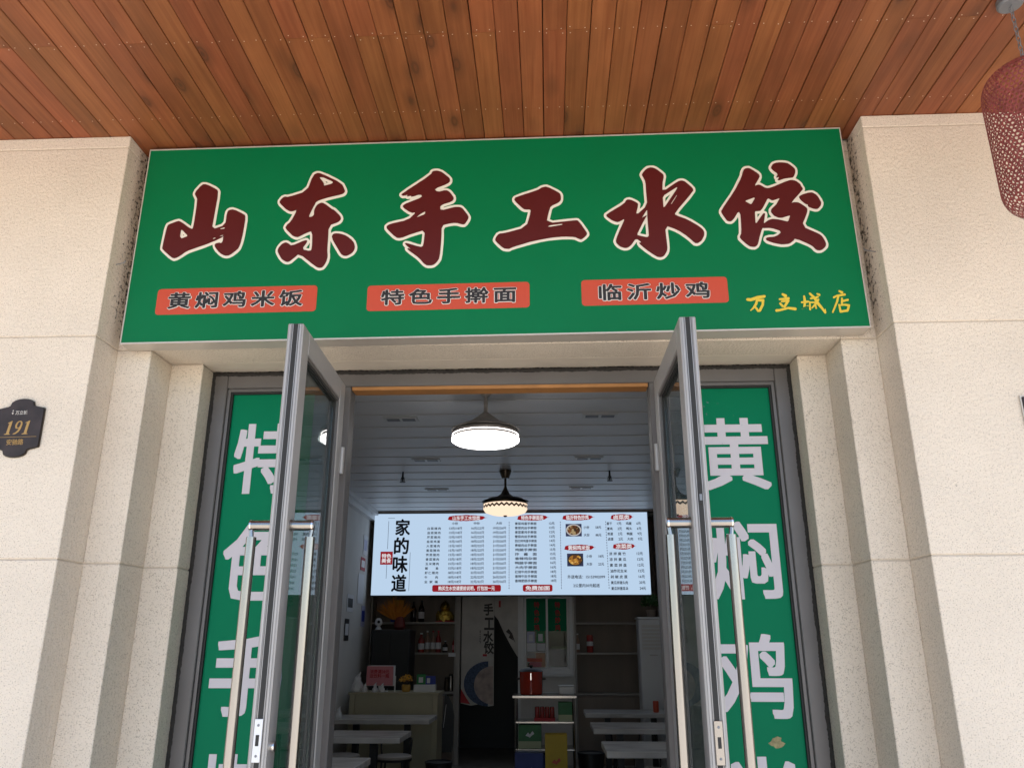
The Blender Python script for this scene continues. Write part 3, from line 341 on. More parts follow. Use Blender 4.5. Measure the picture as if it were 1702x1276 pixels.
STROKE = {
  'wan': [[[1069,-301],[1042,-304],[1015,-313],[1003,-312],[1001,-313],[1000,-314],[998,-316],[998,-319],[999,-320],[1000,-322],[1001,-323],[1014,-326],[1016,-326],[1035,-320],[1029,-336],[1020,-350],[1009,-363],[1009,-365],[1010,-366],[1011,-366],[1012,-365],[1025,-356],[1027,-353],[1035,-369],[1036,-370],[1038,-371],[1046,-370],[1049,-368],[1063,-343],[1067,-322],[1066,-319],[1064,-317],[1045,-316],[1045,-316],[1070,-312],[1071,-311],[1074,-308],[1074,-305],[1072,-302]],[[1042,-327],[1038,-340],[1032,-347],[1041,-361],[1043,-360],[1043,-359],[1054,-340],[1056,-328]]],
  'li': [[[1138,-295],[1136,-296],[1135,-298],[1135,-300],[1135,-301],[1144,-312],[1146,-314],[1137,-315],[1125,-316],[1123,-317],[1122,-318],[1122,-320],[1122,-322],[1124,-324],[1136,-325],[1153,-323],[1155,-323],[1131,-327],[1129,-329],[1129,-331],[1129,-332],[1130,-333],[1148,-332],[1148,-332],[1138,-347],[1127,-334],[1125,-333],[1124,-334],[1123,-335],[1122,-336],[1121,-338],[1122,-340],[1131,-353],[1134,-354],[1137,-353],[1139,-356],[1120,-361],[1110,-361],[1107,-361],[1106,-362],[1104,-364],[1104,-366],[1104,-368],[1104,-370],[1106,-371],[1108,-372],[1121,-370],[1153,-362],[1179,-368],[1182,-367],[1184,-365],[1185,-364],[1185,-361],[1185,-359],[1183,-357],[1181,-356],[1154,-353],[1144,-355],[1144,-354],[1161,-330],[1162,-328],[1162,-326],[1161,-324],[1159,-323],[1160,-322],[1162,-322],[1163,-320],[1164,-318],[1164,-316],[1163,-313],[1161,-312],[1151,-313],[1154,-310],[1155,-308],[1155,-305],[1154,-302],[1152,-301],[1140,-295]]],
  'cheng': [[[1241,-295],[1240,-296],[1239,-298],[1239,-301],[1249,-315],[1243,-316],[1242,-317],[1240,-319],[1241,-322],[1242,-323],[1243,-324],[1254,-322],[1259,-333],[1241,-333],[1239,-331],[1237,-331],[1236,-332],[1235,-330],[1233,-328],[1225,-329],[1223,-309],[1222,-307],[1220,-306],[1217,-307],[1216,-310],[1215,-330],[1206,-332],[1205,-333],[1204,-335],[1205,-337],[1206,-338],[1214,-339],[1211,-356],[1207,-358],[1205,-360],[1205,-362],[1207,-364],[1209,-364],[1230,-356],[1232,-355],[1233,-353],[1233,-351],[1232,-349],[1231,-348],[1229,-348],[1221,-351],[1221,-352],[1221,-351],[1223,-338],[1232,-337],[1234,-336],[1235,-337],[1232,-366],[1233,-368],[1234,-369],[1235,-369],[1237,-369],[1239,-367],[1239,-366],[1240,-349],[1241,-339],[1255,-340],[1255,-342],[1241,-358],[1241,-360],[1242,-362],[1244,-362],[1255,-353],[1256,-354],[1256,-363],[1257,-364],[1259,-364],[1261,-363],[1262,-362],[1261,-347],[1264,-344],[1264,-344],[1266,-348],[1278,-365],[1288,-383],[1290,-384],[1293,-383],[1294,-382],[1295,-379],[1294,-365],[1294,-364],[1292,-364],[1290,-369],[1285,-359],[1275,-341],[1271,-334],[1271,-334],[1275,-328],[1275,-326],[1275,-324],[1274,-322],[1272,-322],[1269,-322],[1267,-324],[1267,-325],[1265,-320],[1265,-320],[1272,-318],[1273,-318],[1274,-316],[1275,-315],[1274,-312],[1273,-311],[1272,-310],[1261,-313],[1245,-296],[1244,-295]],[[1270,-298],[1268,-299],[1267,-300],[1267,-302],[1268,-303],[1276,-310],[1277,-311],[1279,-310],[1281,-309],[1282,-307],[1282,-305],[1281,-303],[1280,-301]]],
  'dian': [[[1354,-288],[1353,-289],[1352,-291],[1352,-293],[1352,-294],[1362,-302],[1364,-304],[1344,-307],[1330,-314],[1328,-316],[1328,-318],[1328,-320],[1329,-321],[1331,-322],[1344,-315],[1337,-336],[1317,-377],[1317,-380],[1317,-381],[1318,-382],[1320,-382],[1322,-380],[1344,-339],[1353,-314],[1354,-314],[1375,-311],[1377,-310],[1378,-308],[1378,-306],[1378,-305],[1377,-303],[1376,-302],[1366,-303],[1365,-303],[1367,-302],[1369,-300],[1370,-297],[1369,-294],[1367,-293],[1356,-288]],[[1361,-319],[1359,-320],[1358,-322],[1354,-347],[1351,-348],[1349,-346],[1347,-345],[1345,-346],[1344,-349],[1345,-379],[1346,-381],[1348,-382],[1377,-378],[1379,-376],[1383,-366],[1388,-353],[1388,-351],[1387,-349],[1385,-348],[1370,-345],[1362,-346],[1363,-338],[1383,-334],[1384,-333],[1386,-331],[1386,-329],[1386,-327],[1384,-325],[1382,-325],[1364,-329],[1365,-323],[1365,-321],[1363,-319]],[[1365,-353],[1352,-354],[1351,-355],[1353,-372],[1362,-371],[1373,-369],[1378,-357],[1378,-356],[1368,-353]]]}

# ================================================================ setting
SOF = 3.638
struct(MB().add([(-400, -400, 0), (400, -400, 0), (400, 400, 0), (-400, 400, 0)], [(0, 1, 2, 3)]).build('ground', M['paving']))
struct(bx('shop_floor', M['floor'], None, -2.7, 1.7, 3.2, 14.0, 0.004, 0.05))
struct(bx('wall_left', M['wall'], None, -2.75, -2.62, 3.36, 14.0, 0.05, 3.48))
struct(bx('wall_right', M['wall'], None, 1.62, 1.75, 3.36, 14.0, 0.05, 3.48))
struct(bx('wall_kitchen_end', M['dark'], None, -2.62, 1.62, 13.9, 14.0, 0.05, 3.48))
# stained plank soffit over the porch, each plank its own piece
soffit = struct(bx('porch_ceiling', M['felt'], None, -12, 12, 1.5, 2.958, SOF + 0.022, SOF + 0.05))
PW = 0.083
def plank_mesh(L):
    w = PW / 2 - 0.0012; c = 0.002
    pr = [(-w, 0.02), (-w, c), (-w + c, 0), (w - c, 0), (w, c), (w, 0.02)]
    n = len(pr); vs = [(x, 0, z) for x, z in pr] + [(x, L, z) for x, z in pr]
    fs = [list(range(n)), [n + i for i in range(n)][::-1]] + [(i, n + i, n + (i + 1) % n, (i + 1) % n) for i in range(n)]
    return MB().add(vs, fs).mesh('plank')
YB = 2.956
pl_full, pl_back, pl_front = plank_mesh(YB - 1.52), plank_mesh(YB - 2.2705), plank_mesh(2.2695 - 1.52)
nails = MB()
for k in range(-42, 42):
    x = 0.005 + (k + 0.5) * PW
    dz = random.uniform(0, 0.0022)
    if random.random() < 0.38: pieces = [(pl_back, 2.2705), (pl_front, 1.52)]
    else: pieces = [(pl_full, 1.52)]
    for me, y in pieces:
        o = obj('plank', me, M['wood'], soffit, (x + random.uniform(-0.0008, 0.0008), y, SOF + dz))
    rows = [1.84, 2.69] + ([2.258, 2.282] if len(pieces) == 2 else [2.27])
    for yr in rows:
        for s in (-0.026, 0.026):
            nx, ny = x + s + random.uniform(-.004, .004), yr + random.uniform(-.004, .004)
            if abs(nx) < 2.6: nails.add([(nx + 0.0022 * cos(a * pi / 3), ny + 0.0022 * sin(a * pi / 3), SOF - 0.0012 + dz) for a in range(6)], [tuple(range(6))])
stuff(nails.build('nail_heads', M['nail'], soffit))
# outer planks beyond the view in the same wood, one sheet each side
for a, b in ((-12, 0.005 - 42 * PW - 0.004), (0.005 + 42 * PW + 0.004, 12)): bx('plank_field', M['wood'], soffit, a, b, 1.52, YB, SOF + 0.001, SOF + 0.02)
bx('fascia', M['smooth_render'], soffit, -12, 12, 1.4, 1.498, SOF - 0.05, SOF + 0.5)

# ================================================================ the building
B = thing('shop_building', 'cream textured render shop front with stepped pilasters', 'building', (0, 0, 0))
bx('roof', M['smooth_render'], B, -12, 12, 1.5, 14.2, SOF + 0.06, SOF + 0.4)
rows = [0.02, 0.195, 1.042, 1.89, 2.736, 3.583, SOF]
def panels(x0, x1, y0, y1, mat, name='wall_panel'):
    for a, b in zip(rows, rows[1:]):
        bx(name, mat, B, x0, x1, y0, y1, a + 0.0025, b - 0.0025 if b < SOF else b, 0.0025)
XL0, XR0, XL1, XR1, XL2, XR2 = -1.734, 1.288, -1.593, 1.150, -1.455, 1.033
panels(-2.6, XL0, 2.80, 3.30, M['stucco_mould']); panels(XR0, 2.15, 2.80, 3.30, M['stucco_mould'])
panels(XL0, XL1, 2.962, 3.32, M['stucco']); panels(XR1, XR0, 2.962, 3.32, M['stucco'])
for a, b in zip(rows, rows[1:5]):
    bx('wall_panel', M['stucco'], B, XL1, XL2, 3.1416, 3.34, a + .0025, b - .0025, .0025); bx('wall_panel', M['stucco'], B, XR2, XR1, 3.1416, 3.34, a + .0025, b - .0025, .0025)
# recessed core that shows in the joints
for x0, x1, y0 in ((-2.59, XL0 - .004, 2.804), (XR0 + .004, 2.14, 2.804), (XL0 - .004, XL1 - .004, 2.966), (XR1 + .004, XR0 + .004, 2.966)): bx('joint_core', M['joint'], B, x0, x1, y0, 3.31, 0.01, SOF - .004)
for x0, x1 in ((XL1 - .004, XL2 - .004), (XR2 + .004, XR1 + .004)): bx('joint_core', M['joint'], B, x0, x1, 3.1456, 3.33, 0.01, 2.738)
bx('lintel', M['stucco'], B, XL1, XR1, 2.9625, 3.1385, 2.7385, SOF, .003)
bx('lintel_underside', M['smooth_render'], B, XL1 + .001, XR1 - .001, 3.1415, 3.36, 2.739, SOF)
bx('side_wall', M['stucco'], B, -12, -2.604, 2.97, 3.36, 0, SOF); bx('side_wall', M['stucco'], B, 2.154, 12, 2.97, 3.36, 0, SOF)
bx('inner_return', M['wall'], B, -2.75, XL2 - .02, 3.342, 3.358, .05, 3.48); bx('inner_return', M['wall'], B, XR2 + .02, 1.75, 3.342, 3.358, .05, 3.48)
# wire hooks left in the reveals
for x0, x1, y, z in ((XL0, XL0 + .04, 2.85, 3.065), (XR0, XR0 - .045, 2.855, 3.055)):
    MB().tube([(x0, y, z), (x1, y - .01, z + .003), (x1 + (x1 - x0) * .1, y - .012, z + .012)], .0018, 5).build('wire_hook', M['grey_metal'], B)
# beam end notch on the front door step
bx('door_step', M['paving'], B, -1.45, 1.03, 3.05, 3.34, 0.004, 0.05)

# ================================================================ the big sign
S = thing('shop_sign', 'long green sign board with six large maroon brush characters above the doorway', 'sign', (-0.2237, 2.87, 3.1806), rot=(0, radians(-0.35), 0))
HW, HH = 1.455, 0.444
bx('sign_box', M['edge'], S, -HW, HW, 0.004, 0.082, -HH, HH, .002)
bx('sign_face', M['green'], S, -HW + .004, HW - .004, 0.0, 0.006, -HH + .005, HH - .004)
for a in (('edge_trim', -HW, HW, HH - .004, HH + .0015), ('edge_trim', -HW, HW, -HH - .001, -HH + .005)): bx(a[0], M['edge'], S, a[1], a[2], -.0015, .004, a[3], a[4])
for x in (-HW, HW - .004): bx('edge_trim', M['edge'], S, x, x + .004, -.0015, .0035, -HH + .0055, HH - .0045)
for key in ('shan', 'dong', 'shou', 'gong', 'shui', 'jiao'):
    c = obj('character', shape_mesh(GLYPH[key]['dark'], .002), M['maroon'], S, (0, -.0030, 0))
    obj('outline', shape_mesh(GLYPH[key]['cream'], .0016), M['cream'], c, (0, .0020, 0))
def round_rect(x0, x1, z0, z1, r, n=5):
    P = []
    for cx, cz, a0 in ((x1 - r, z1 - r, 0), (x0 + r, z1 - r, 90), (x0 + r, z0 + r, 180), (x1 - r, z0 + r, 270)):
        for i in range(n + 1): a = radians(a0 + 90 * i / n); P.append((cx + r * cos(a), cz + r * sin(a)))
    return P
for body, pr, tr in (('黄焖鸡米饭', (-1.331, -.683, -.3235, -.2115), (-1.283, -.738, -.300, -.229)), ('特色手擀面', (-.481, .162, -.329, -.2195), (-.425, .110, -.306, -.239)), ('临沂炒鸡', (.365, .932, -.328, -.2185), (.432, .861, -.3095, -.239))):
    pl = MB().prism(round_rect(*pr, .014), -.0012, .001).build('text_plate', M['orange'], S)
    sp = 1.32
    me = bold_mesh(body, .07, .0017, .0008, spacing=sp); w = fit(me, *tr); obj('lettering', w, M['ink'], pl, (0, -.0042, 0))
    me = bold_mesh(body, .07, .0036, .0006, spacing=sp, n=12); g = .0024; obj('lettering_outline', fit(me, tr[0] - g, tr[1] + g, tr[2] - g, tr[3] + g), M['white_print'], pl, (0, -.0024, 0))
for key in ('wan', 'li', 'cheng', 'dian'): obj('branch_character', shape_mesh(STROKE[key], .001), M['yellow'], S, (0, -.0012, 0))

# ================================================================ house number plaques
def plaque_poly(w, h):
    P = []
    for i in range(9):
        a = pi * (1 - i / 8); P.append((w * .52 * cos(a), h * .40 + h * .095 * sin(a) + (0.0 if 0 < i < 8 else -h * .02)))
    right = [(w * .62, h * .36), (w * .98, h * .33), (w * 1.0, h * .30), (w * 1.0, -h * .30), (w * .98, -h * .33), (w * .62, -h * .36)]
    top = P; bot = [(x, -z) for x, z in P[::-1]]
    left = [(-x, z) for x, z in right][::-1]
    return top + right + bot + left
H = thing('house_number_plaque', 'dark bracket-shaped plaque with gold number 191 on the cream wall', 'plaque', (-1.965, 2.80, 2.37))
H.rotation_euler = (0, radians(-1.0), 0)
poly = plaque_poly(.086, .222)
MB().prism(poly, -.010, 0).build('plate', M['plaque'], H)
MB().prism([(x * 1.035, z * 1.035) for x, z in poly], -.006, -.001).build('rim', M['bronze'], H)
def slant(P, cx): return [(x + cx + z * .16, z) for x, z in P]
one = [(-11, -26), (11, -26), (11, -23.5), (6, -21.5), (5.5, 26), (2.5, 26), (-10, 19), (-10, 16.5), (-4.5, 18), (-4.5, -21.5), (-11, -23.5)]
ell = lambda rx, rz, cz, n=20: [(rx * cos(2 * pi * i / n), cz + rz * sin(2 * pi * i / n)) for i in range(n)]
nine_o = [(13 * cos(radians(t)), 10 + 16 * sin(radians(t))) for t in range(0, 215, 15)] + [(-7.5, -3.5), (-1, -4), (4, -1.5), (2.5, -10), (-4, -18.5), (-12, -22.5), (-12, -26), (-2, -24), (7, -17), (12, -6)]
for loops in ([slant(one, -34)], [slant(nine_o, 0), slant(ell(6.2, 11.5, 11), 0)], [slant(one, 33)]):
    obj('digit', shape_mesh(loops, .001), M['gold'], H, (0, -.0108, 0))
obj('street_name', fit(text_mesh('安驰路', .02, .01, .0008), -.034, .030, -.066, -.044), M['gold'], H, (0, -.0108, 0))
obj('estate_name', fit(text_mesh('万立城', .016, .01, .0008), -.020, .026, .050, .066), M['edge'], H, (0, -.0108, 0))
obj('emblem', shape_mesh([[(-34, 56), (-30, 62), (-27, 56), (-30, 51)], [(-33, 66), (-30, 69), (-27, 66), (-30, 63)]], .0008), M['edge'], H, (0, -.0108, 0))
bx('rule', M['gold'], H, -.075, .075, -.0112, -.0100, -.0365, -.0352)
H2 = thing('wall_plaque', 'dark rectangular plaque with pale rim on the cream pilaster right of the door', 'plaque', (1.765, 2.80, 2.385))
bx('plate', M['plaque'], H2, -.078, .085, -.012, 0, -.055, .055, .003); bx('rim', M['edge'], H2, -.083, .09, -.007, -.001, -.059, .059)

# ================================================================ aluminium shop front: frame, side lights
F = thing('storefront_frame', 'grey aluminium frame with green filmed side windows around the open doors', 'storefront')
FX0, FX1, FZ = XL2 - .006, XR2 + .006, 2.737
Y0, Y1 = 3.25, 3.335
fw = .074
def member(name, x0, x1, z0, z1, mat='alu_dark'): return bx(name, M[mat], F, x0, x1, Y0, Y1, z0, z1, .003)
member('jamb', FX0 + .006, FX0 + fw, .05, FZ - .01); member('jamb', FX1 - fw, FX1 - .006, .05, FZ - .01)
member('head', FX0 + fw + .0005, FX1 - fw - .0005, FZ - fw, FZ - .01)
member('mullion', -.915, -.842, .05, FZ - fw - .0005); member('mullion', .436, .508, .05, FZ - fw - .0005)
for x0, x1 in ((FX0 + fw, -.915), (.508, FX1 - fw)):
    member('sill', x0 + .0005, x1 - .0005, .05, .16)
    # stepped bead and gasket
    t = .012
    g0, g1 = x0 + .001, x1 - .001
    for nm, mt, o_, d_ in (('bead', 'alu_dark', 0, 3.262), ('gasket', 'gasket', .014, 3.270)):
        w_ = .013 if nm == 'bead' else .007
        a, b, c, e = g0 + o_, g1 - o_, .161 + o_, FZ - fw - .001 - o_
        m_ = MB().box(a, a + w_, d_, d_ + .02, c, e).box(b - w_, b, d_, d_ + .02, c, e).box(a + w_, b - w_, d_, d_ + .02, e - w_, e).box(a + w_, b - w_, d_, d_ + .02, c, c + w_)
        m_.build(nm, M[mt], F)
    pane = bx('pane', M['glass'], F, g0 + .010, g1 - .010, 3.284, 3.290, .17, FZ - fw - .012)
    film = bx('green_film', M['film'], pane, g0 + .020 if x0 < 0 else .600, -1.008 if x0 < 0 else g1 - .020, 3.2825, 3.2838, .18, FZ - fw - .022)
    film['label'] = 'green film with large pale vertical characters'
    chars, cx = (('特色手擀面', -1.196), ('黄焖鸡米饭', .779))[x0 > 0]
    for i, ch in enumerate(chars):
        zc = 2.358 - .4335 * i
        obj('character', fit(bold_mesh(ch, .3, .0056, .0006, square=True, n=24), -.140, .140, -.152, .152), M['film_letter'], film, (cx, 3.2814, zc))
bx('timber_strip', M['timber'], F, -.838, .432, 3.256, 3.33, FZ - fw - .016, FZ - fw - .001)
# irregular black sealant bead round the frame
def ragged(p0, p1, w, nrm, n):
    vs = []; fs = []
    for i in range(n + 1):
        t = i / n; x = p0[0] + (p1[0] - p0[0]) * t; z = p0[1] + (p1[1] - p0[1]) * t
        a = random.uniform(-.0018, .0018) + .0012 * sin(i * .21); b = random.uniform(-.0018, .0018) + .0012 * sin(i * .13 + 1); bul = random.uniform(.003, .007)
        for off, y in ((-w / 2 + a, 3.2495), (0, 3.2495 - bul), (w / 2 + b, 3.2495)): vs.append((x + nrm[0] * off, y, z + nrm[1] * off))
    for i in range(n):
        for k in (0, 1): fs.append((i * 3 + k, i * 3 + k + 1, i * 3 + k + 4, i * 3 + k + 3))
    mb = MB().add(vs, fs); mb.smooth = True; return mb
ragged((FX0 + .010, .06), (FX0 + .010, FZ - .006), .021, (1, 0), 420).build('sealant', M['sealant'], F)
ragged((FX1 - .010, .06), (FX1 - .010, FZ - .006), .021, (1, 0), 420).build('sealant', M['sealant'], F)
ragged((FX0 + .004, FZ - .011), (FX1 - .004, FZ - .011), .018, (0, 1), 420).build('sealant', M['sealant'], F)
# rain drops dried on the film
for i in range(26):
    x = random.gauss(.70, .10); z = random.gauss(2.50, .07)
    if .56 < x < .92 and 2.3 < z < 2.64:
        r_ = random.uniform(.002, .005); dm = MB().lathe([(r_, 0), (r_ * .7, .0012), (r_ * .1, .0016)], n=8).mesh('drop'); dm.transform(Matrix.Rotation(radians(90), 4, 'X'))
        dm.materials.append(M['glass']); obj('water_drop', dm, None, F, (x, 3.2822, z))
# paste stain on the right film
st = [(cos(a / 14 * 2 * pi) * 26 * random.uniform(.6, 1.25), sin(a / 14 * 2 * pi) * 21 * random.uniform(.6, 1.25)) for a in range(14)]
obj('paste_stain', shape_mesh([st], .0004), pm('paste', (0.30, 0.26, 0.13), .8, var=.4, vscale=60), F, (.838, 3.2820, 1.255))

# ================================================================ the two door leaves, swung out to the street
def door(name, label, xa, xb, side):
    D = thing(name, label, 'door', ((xa + xb) / 2, 2.51, 0.06))
    x = (xb - xa) / 2; L = .690; Ht = 2.592; st_ = .085
    bx('meeting_stile', M['alu'], D, -x, x, 0, st_, 0, Ht, .003)
    bx('hinge_stile', M['alu'], D, -x, x, L - st_, L, 0, Ht, .003)
    bx('top_rail', M['alu'], D, -x, x, st_ + .0005, L - st_ - .0005, Ht - st_, Ht, .003); bx('bottom_rail', M['alu'], D, -x, x, st_ + .0005, L - st_ - .0005, 0, .14, .003)
    # grooves and seal in the meeting edge
    bx('edge_groove', M['gasket'], D, -.0075, .0075, -.0012, .0005, .0, Ht - .002)
    for s in (-1, 1):
        bx('edge_bead', M['alu'], D, s * .018 - .003, s * .018 + .003, -.005, .0008, 0, Ht - .004, .001)
        bx('edge_line', M['alu_dark'], D, s * .0115 - .0012, s * .0115 + .0012, -.0008, .0005, 0, Ht - .003)
    g = MB(); a, b, c, e = st_ + .001, L - st_ - .001, .141, Ht - st_ - .001
    for s in (-1, 1):
        X0, X1 = (s * (x - .012), s * (x - .004)); X0, X1 = min(X0, X1), max(X0, X1)
        g.box(X0, X1, a, a + .012, c, e).box(X0, X1, b - .012, b, c, e).box(X0, X1, a + .012, b - .012, e - .012, e).box(X0, X1, a + .012, b - .012, c, c + .012)
    g.build('glazing_bead', M['alu_dark'], D)
    g = MB()
    for s in (-1, 1):
        X0, X1 = sorted((s * .006, s * .0135)); q = .0122
        g.box(X0, X1, a + q, a + q + .006, c + q, e - q).box(X0, X1, b - q - .006, b - q, c + q, e - q).box(X0, X1, a + q + .006, b - q - .006, e - q - .006, e - q).box(X0, X1, a + q + .006, b - q - .006, c + q, c + q + .006)
    g.build('gasket', M['gasket'], D)
    bx('pane', M['glass_door'], D, -.004, .004, a + .004, b - .004, c + .004, e - .004)
    # pull handles on both faces: tube on two stand-offs
    for s in (-1, 1):
        hx = s * .0945; top = 1.93
        h = MB().tube([(hx, .042, top - .06), (hx, .042, top - 1.34)], .0158, 16).build('pull_handle', M['steel'], D)
        for zz in (top - .022, top - 1.38):
            MB().tube([(s * (x - .002), .045, zz), (s * (x + .006), .045, zz), (s * (x + .0062), .045, zz), (s * .104, .045, zz)], [.0185, .0185, .0165, .0165], 14).build('stand_off', M['steel'], h)
            MB().tube([(s * .097, .045, zz), (s * .1015, .045, zz)], .0182, 14).build('collar', M['chrome'], h)
            zb = top - .062 if zz > 1 else top - 1.34
            MB().tube([(s * .100, .045, zz), (hx, .042, zb)], .0075, 8).build('neck', M['steel'], h)
    lk = bx('lock_plate', M['white'] if side < 0 else M['steel'], D, -.012 + side * .002, .012 + side * .002, -.0062, -.0013, 1.218, 1.335, .001)
    bx('lock_slot', M['gasket'], lk, -.005 + side * .002, .005 + side * .002, -.0068, -.006, 1.262, 1.292)
    for zz in (1.235, 1.318): MB().lathe([(.004, 0), (.003, .001)], 0, 0, 8).build('screw', M['grey_metal'], lk, (side * .002, -.0062, zz)).rotation_euler = (radians(90), 0, 0)
    if side < 0:
        kn = MB().tube([(x, .040, 1.256), (x + .012, .040, 1.256)], .016, 14).build('lock_cylinder', M['chrome'], D)
    else:
        bx('bolt_slot', M['gasket'], D, -.006, .006, -.0058, -.0012, 1.96, 2.02); bx('bolt_lever', M['grey_metal'], D, -.004, .004, -.0075, -.0059, 1.97, 1.99)
    for zz in (.25, 2.21): MB().tube([(side * -1 * (x + .004), L - .004, zz), (side * -1 * (x + .004), L - .004, zz + .11)], .011, 10).build('hinge', M['alu'], D)
    return D
DL = door('glass_door', 'aluminium framed glass door leaf swung out in front of the 特色手擀面 window', -.895, -.841, -1)
DL.rotation_euler = (0, 0, radians(2.0)); DL.location.x += .012
DR = door('glass_door', 'aluminium framed glass door leaf swung out in front of the 黄焖鸡米饭 window', .450, .505, 1)
# small cut-out sticker of a standing figure on the left leaf
P = thing('figure_sticker', 'small blue and white standing figure sticker on the glass door', 'sticker', (-.850, 2.635, 1.43), rot=(0, 0, radians(2.0)))
def yz(loops): # stand the shape in the (y, z) plane, facing +x
    me = shape_mesh(loops, .0006); me.transform(Matrix.Rotation(radians(90), 4, 'Z')); return me
obj('coat', yz([[(-18, 40), (-24, 75), (-17, 98), (-6, 106), (6, 106), (17, 98), (24, 75), (18, 40), (9, 44), (0, 40), (-9, 44)]]), M['lilac'], P)
obj('trousers', yz([[(-17, 39), (-14, 2), (-3, 2), (0, 30), (3, 2), (14, 2), (17, 39), (9, 43), (0, 39), (-9, 43)]]), M['blue'], P)
obj('face', yz([[(9 * cos(t * pi / 6), 118 + 11 * sin(t * pi / 6)) for t in range(12)]]), M['skin'], P)
obj('hair', yz([[(10, 121), (9, 130), (3, 136), (-4, 136), (-10, 129), (-10, 120), (-6, 125), (4, 126)]]), M['black'], P, (.0007, 0, 0))

# ================================================================ woven lantern hanging from the soffit
Ln = thing('hanging_lantern', 'red woven hexagon-mesh lantern hanging from the plank soffit', 'lantern', (1.555, 2.2, 2.868))
def lan_r(t): # t 0..1 bottom to top
    e = min(t, 1 - t) / .16
    return .138 * (1 if e >= 1 else (.62 + .38 * math.sqrt(max(0, 1 - (1 - e) ** 2))))
mb = MB(); NC, NR, HT = 58, 34, .48
def lp(u, v, k=0):
    t = min(max(v / NR, 0), 1); r = lan_r(t) + k; a = 2 * pi * u / NC
    return (r * cos(a), r * sin(a), HT * t)
for j in range(NR):
    for i in range(NC):
        cu, cv = i + (.5 if j % 2 else 0), j + .5
        def hexp(s, k): return [lp(cu + .5774 * s * cos(radians(60 * q + 30)), cv + .667 * s * sin(radians(60 * q + 30)), k) for q in range(6)]
        sI = .66
        mb.add(hexp(1, 0) + hexp(sI, .0012), [(q, (q + 1) % 6, 6 + (q + 1) % 6, 6 + q) for q in range(6)])
sh = mb.build('woven_shell', M['lantern'], Ln)
for zz, rr in ((0, lan_r(0)), (HT, lan_r(1))):
    MB().tube([(rr * cos(a * pi / 12), rr * sin(a * pi / 12), zz) for a in range(25)], .004, 6).build('rim_hoop', M['lantern'], Ln)
MB().tube([(-lan_r(1), 0, HT), (0, 0, HT + .03), (lan_r(1), 0, HT)], .003, 6).build('top_bar', M['lantern'], Ln)
ch = MB()
for i in range(13):
    z0 = HT + .03 + i * .0185
    pts = [((.006 * cos(a * pi / 5)) * (i % 2), (.006 * cos(a * pi / 5)) * ((i + 1) % 2), z0 + .0115 + .0125 * sin(a * pi / 5)) for a in range(11)]
    ch.tube(pts, .0016, 5)
ch.build('chain', M['grey_metal'], Ln)
MB().lathe([(.034, .744), (.040, .750), (.040, .769)], n=24).build('ceiling_mount', M['grey_metal'], Ln)

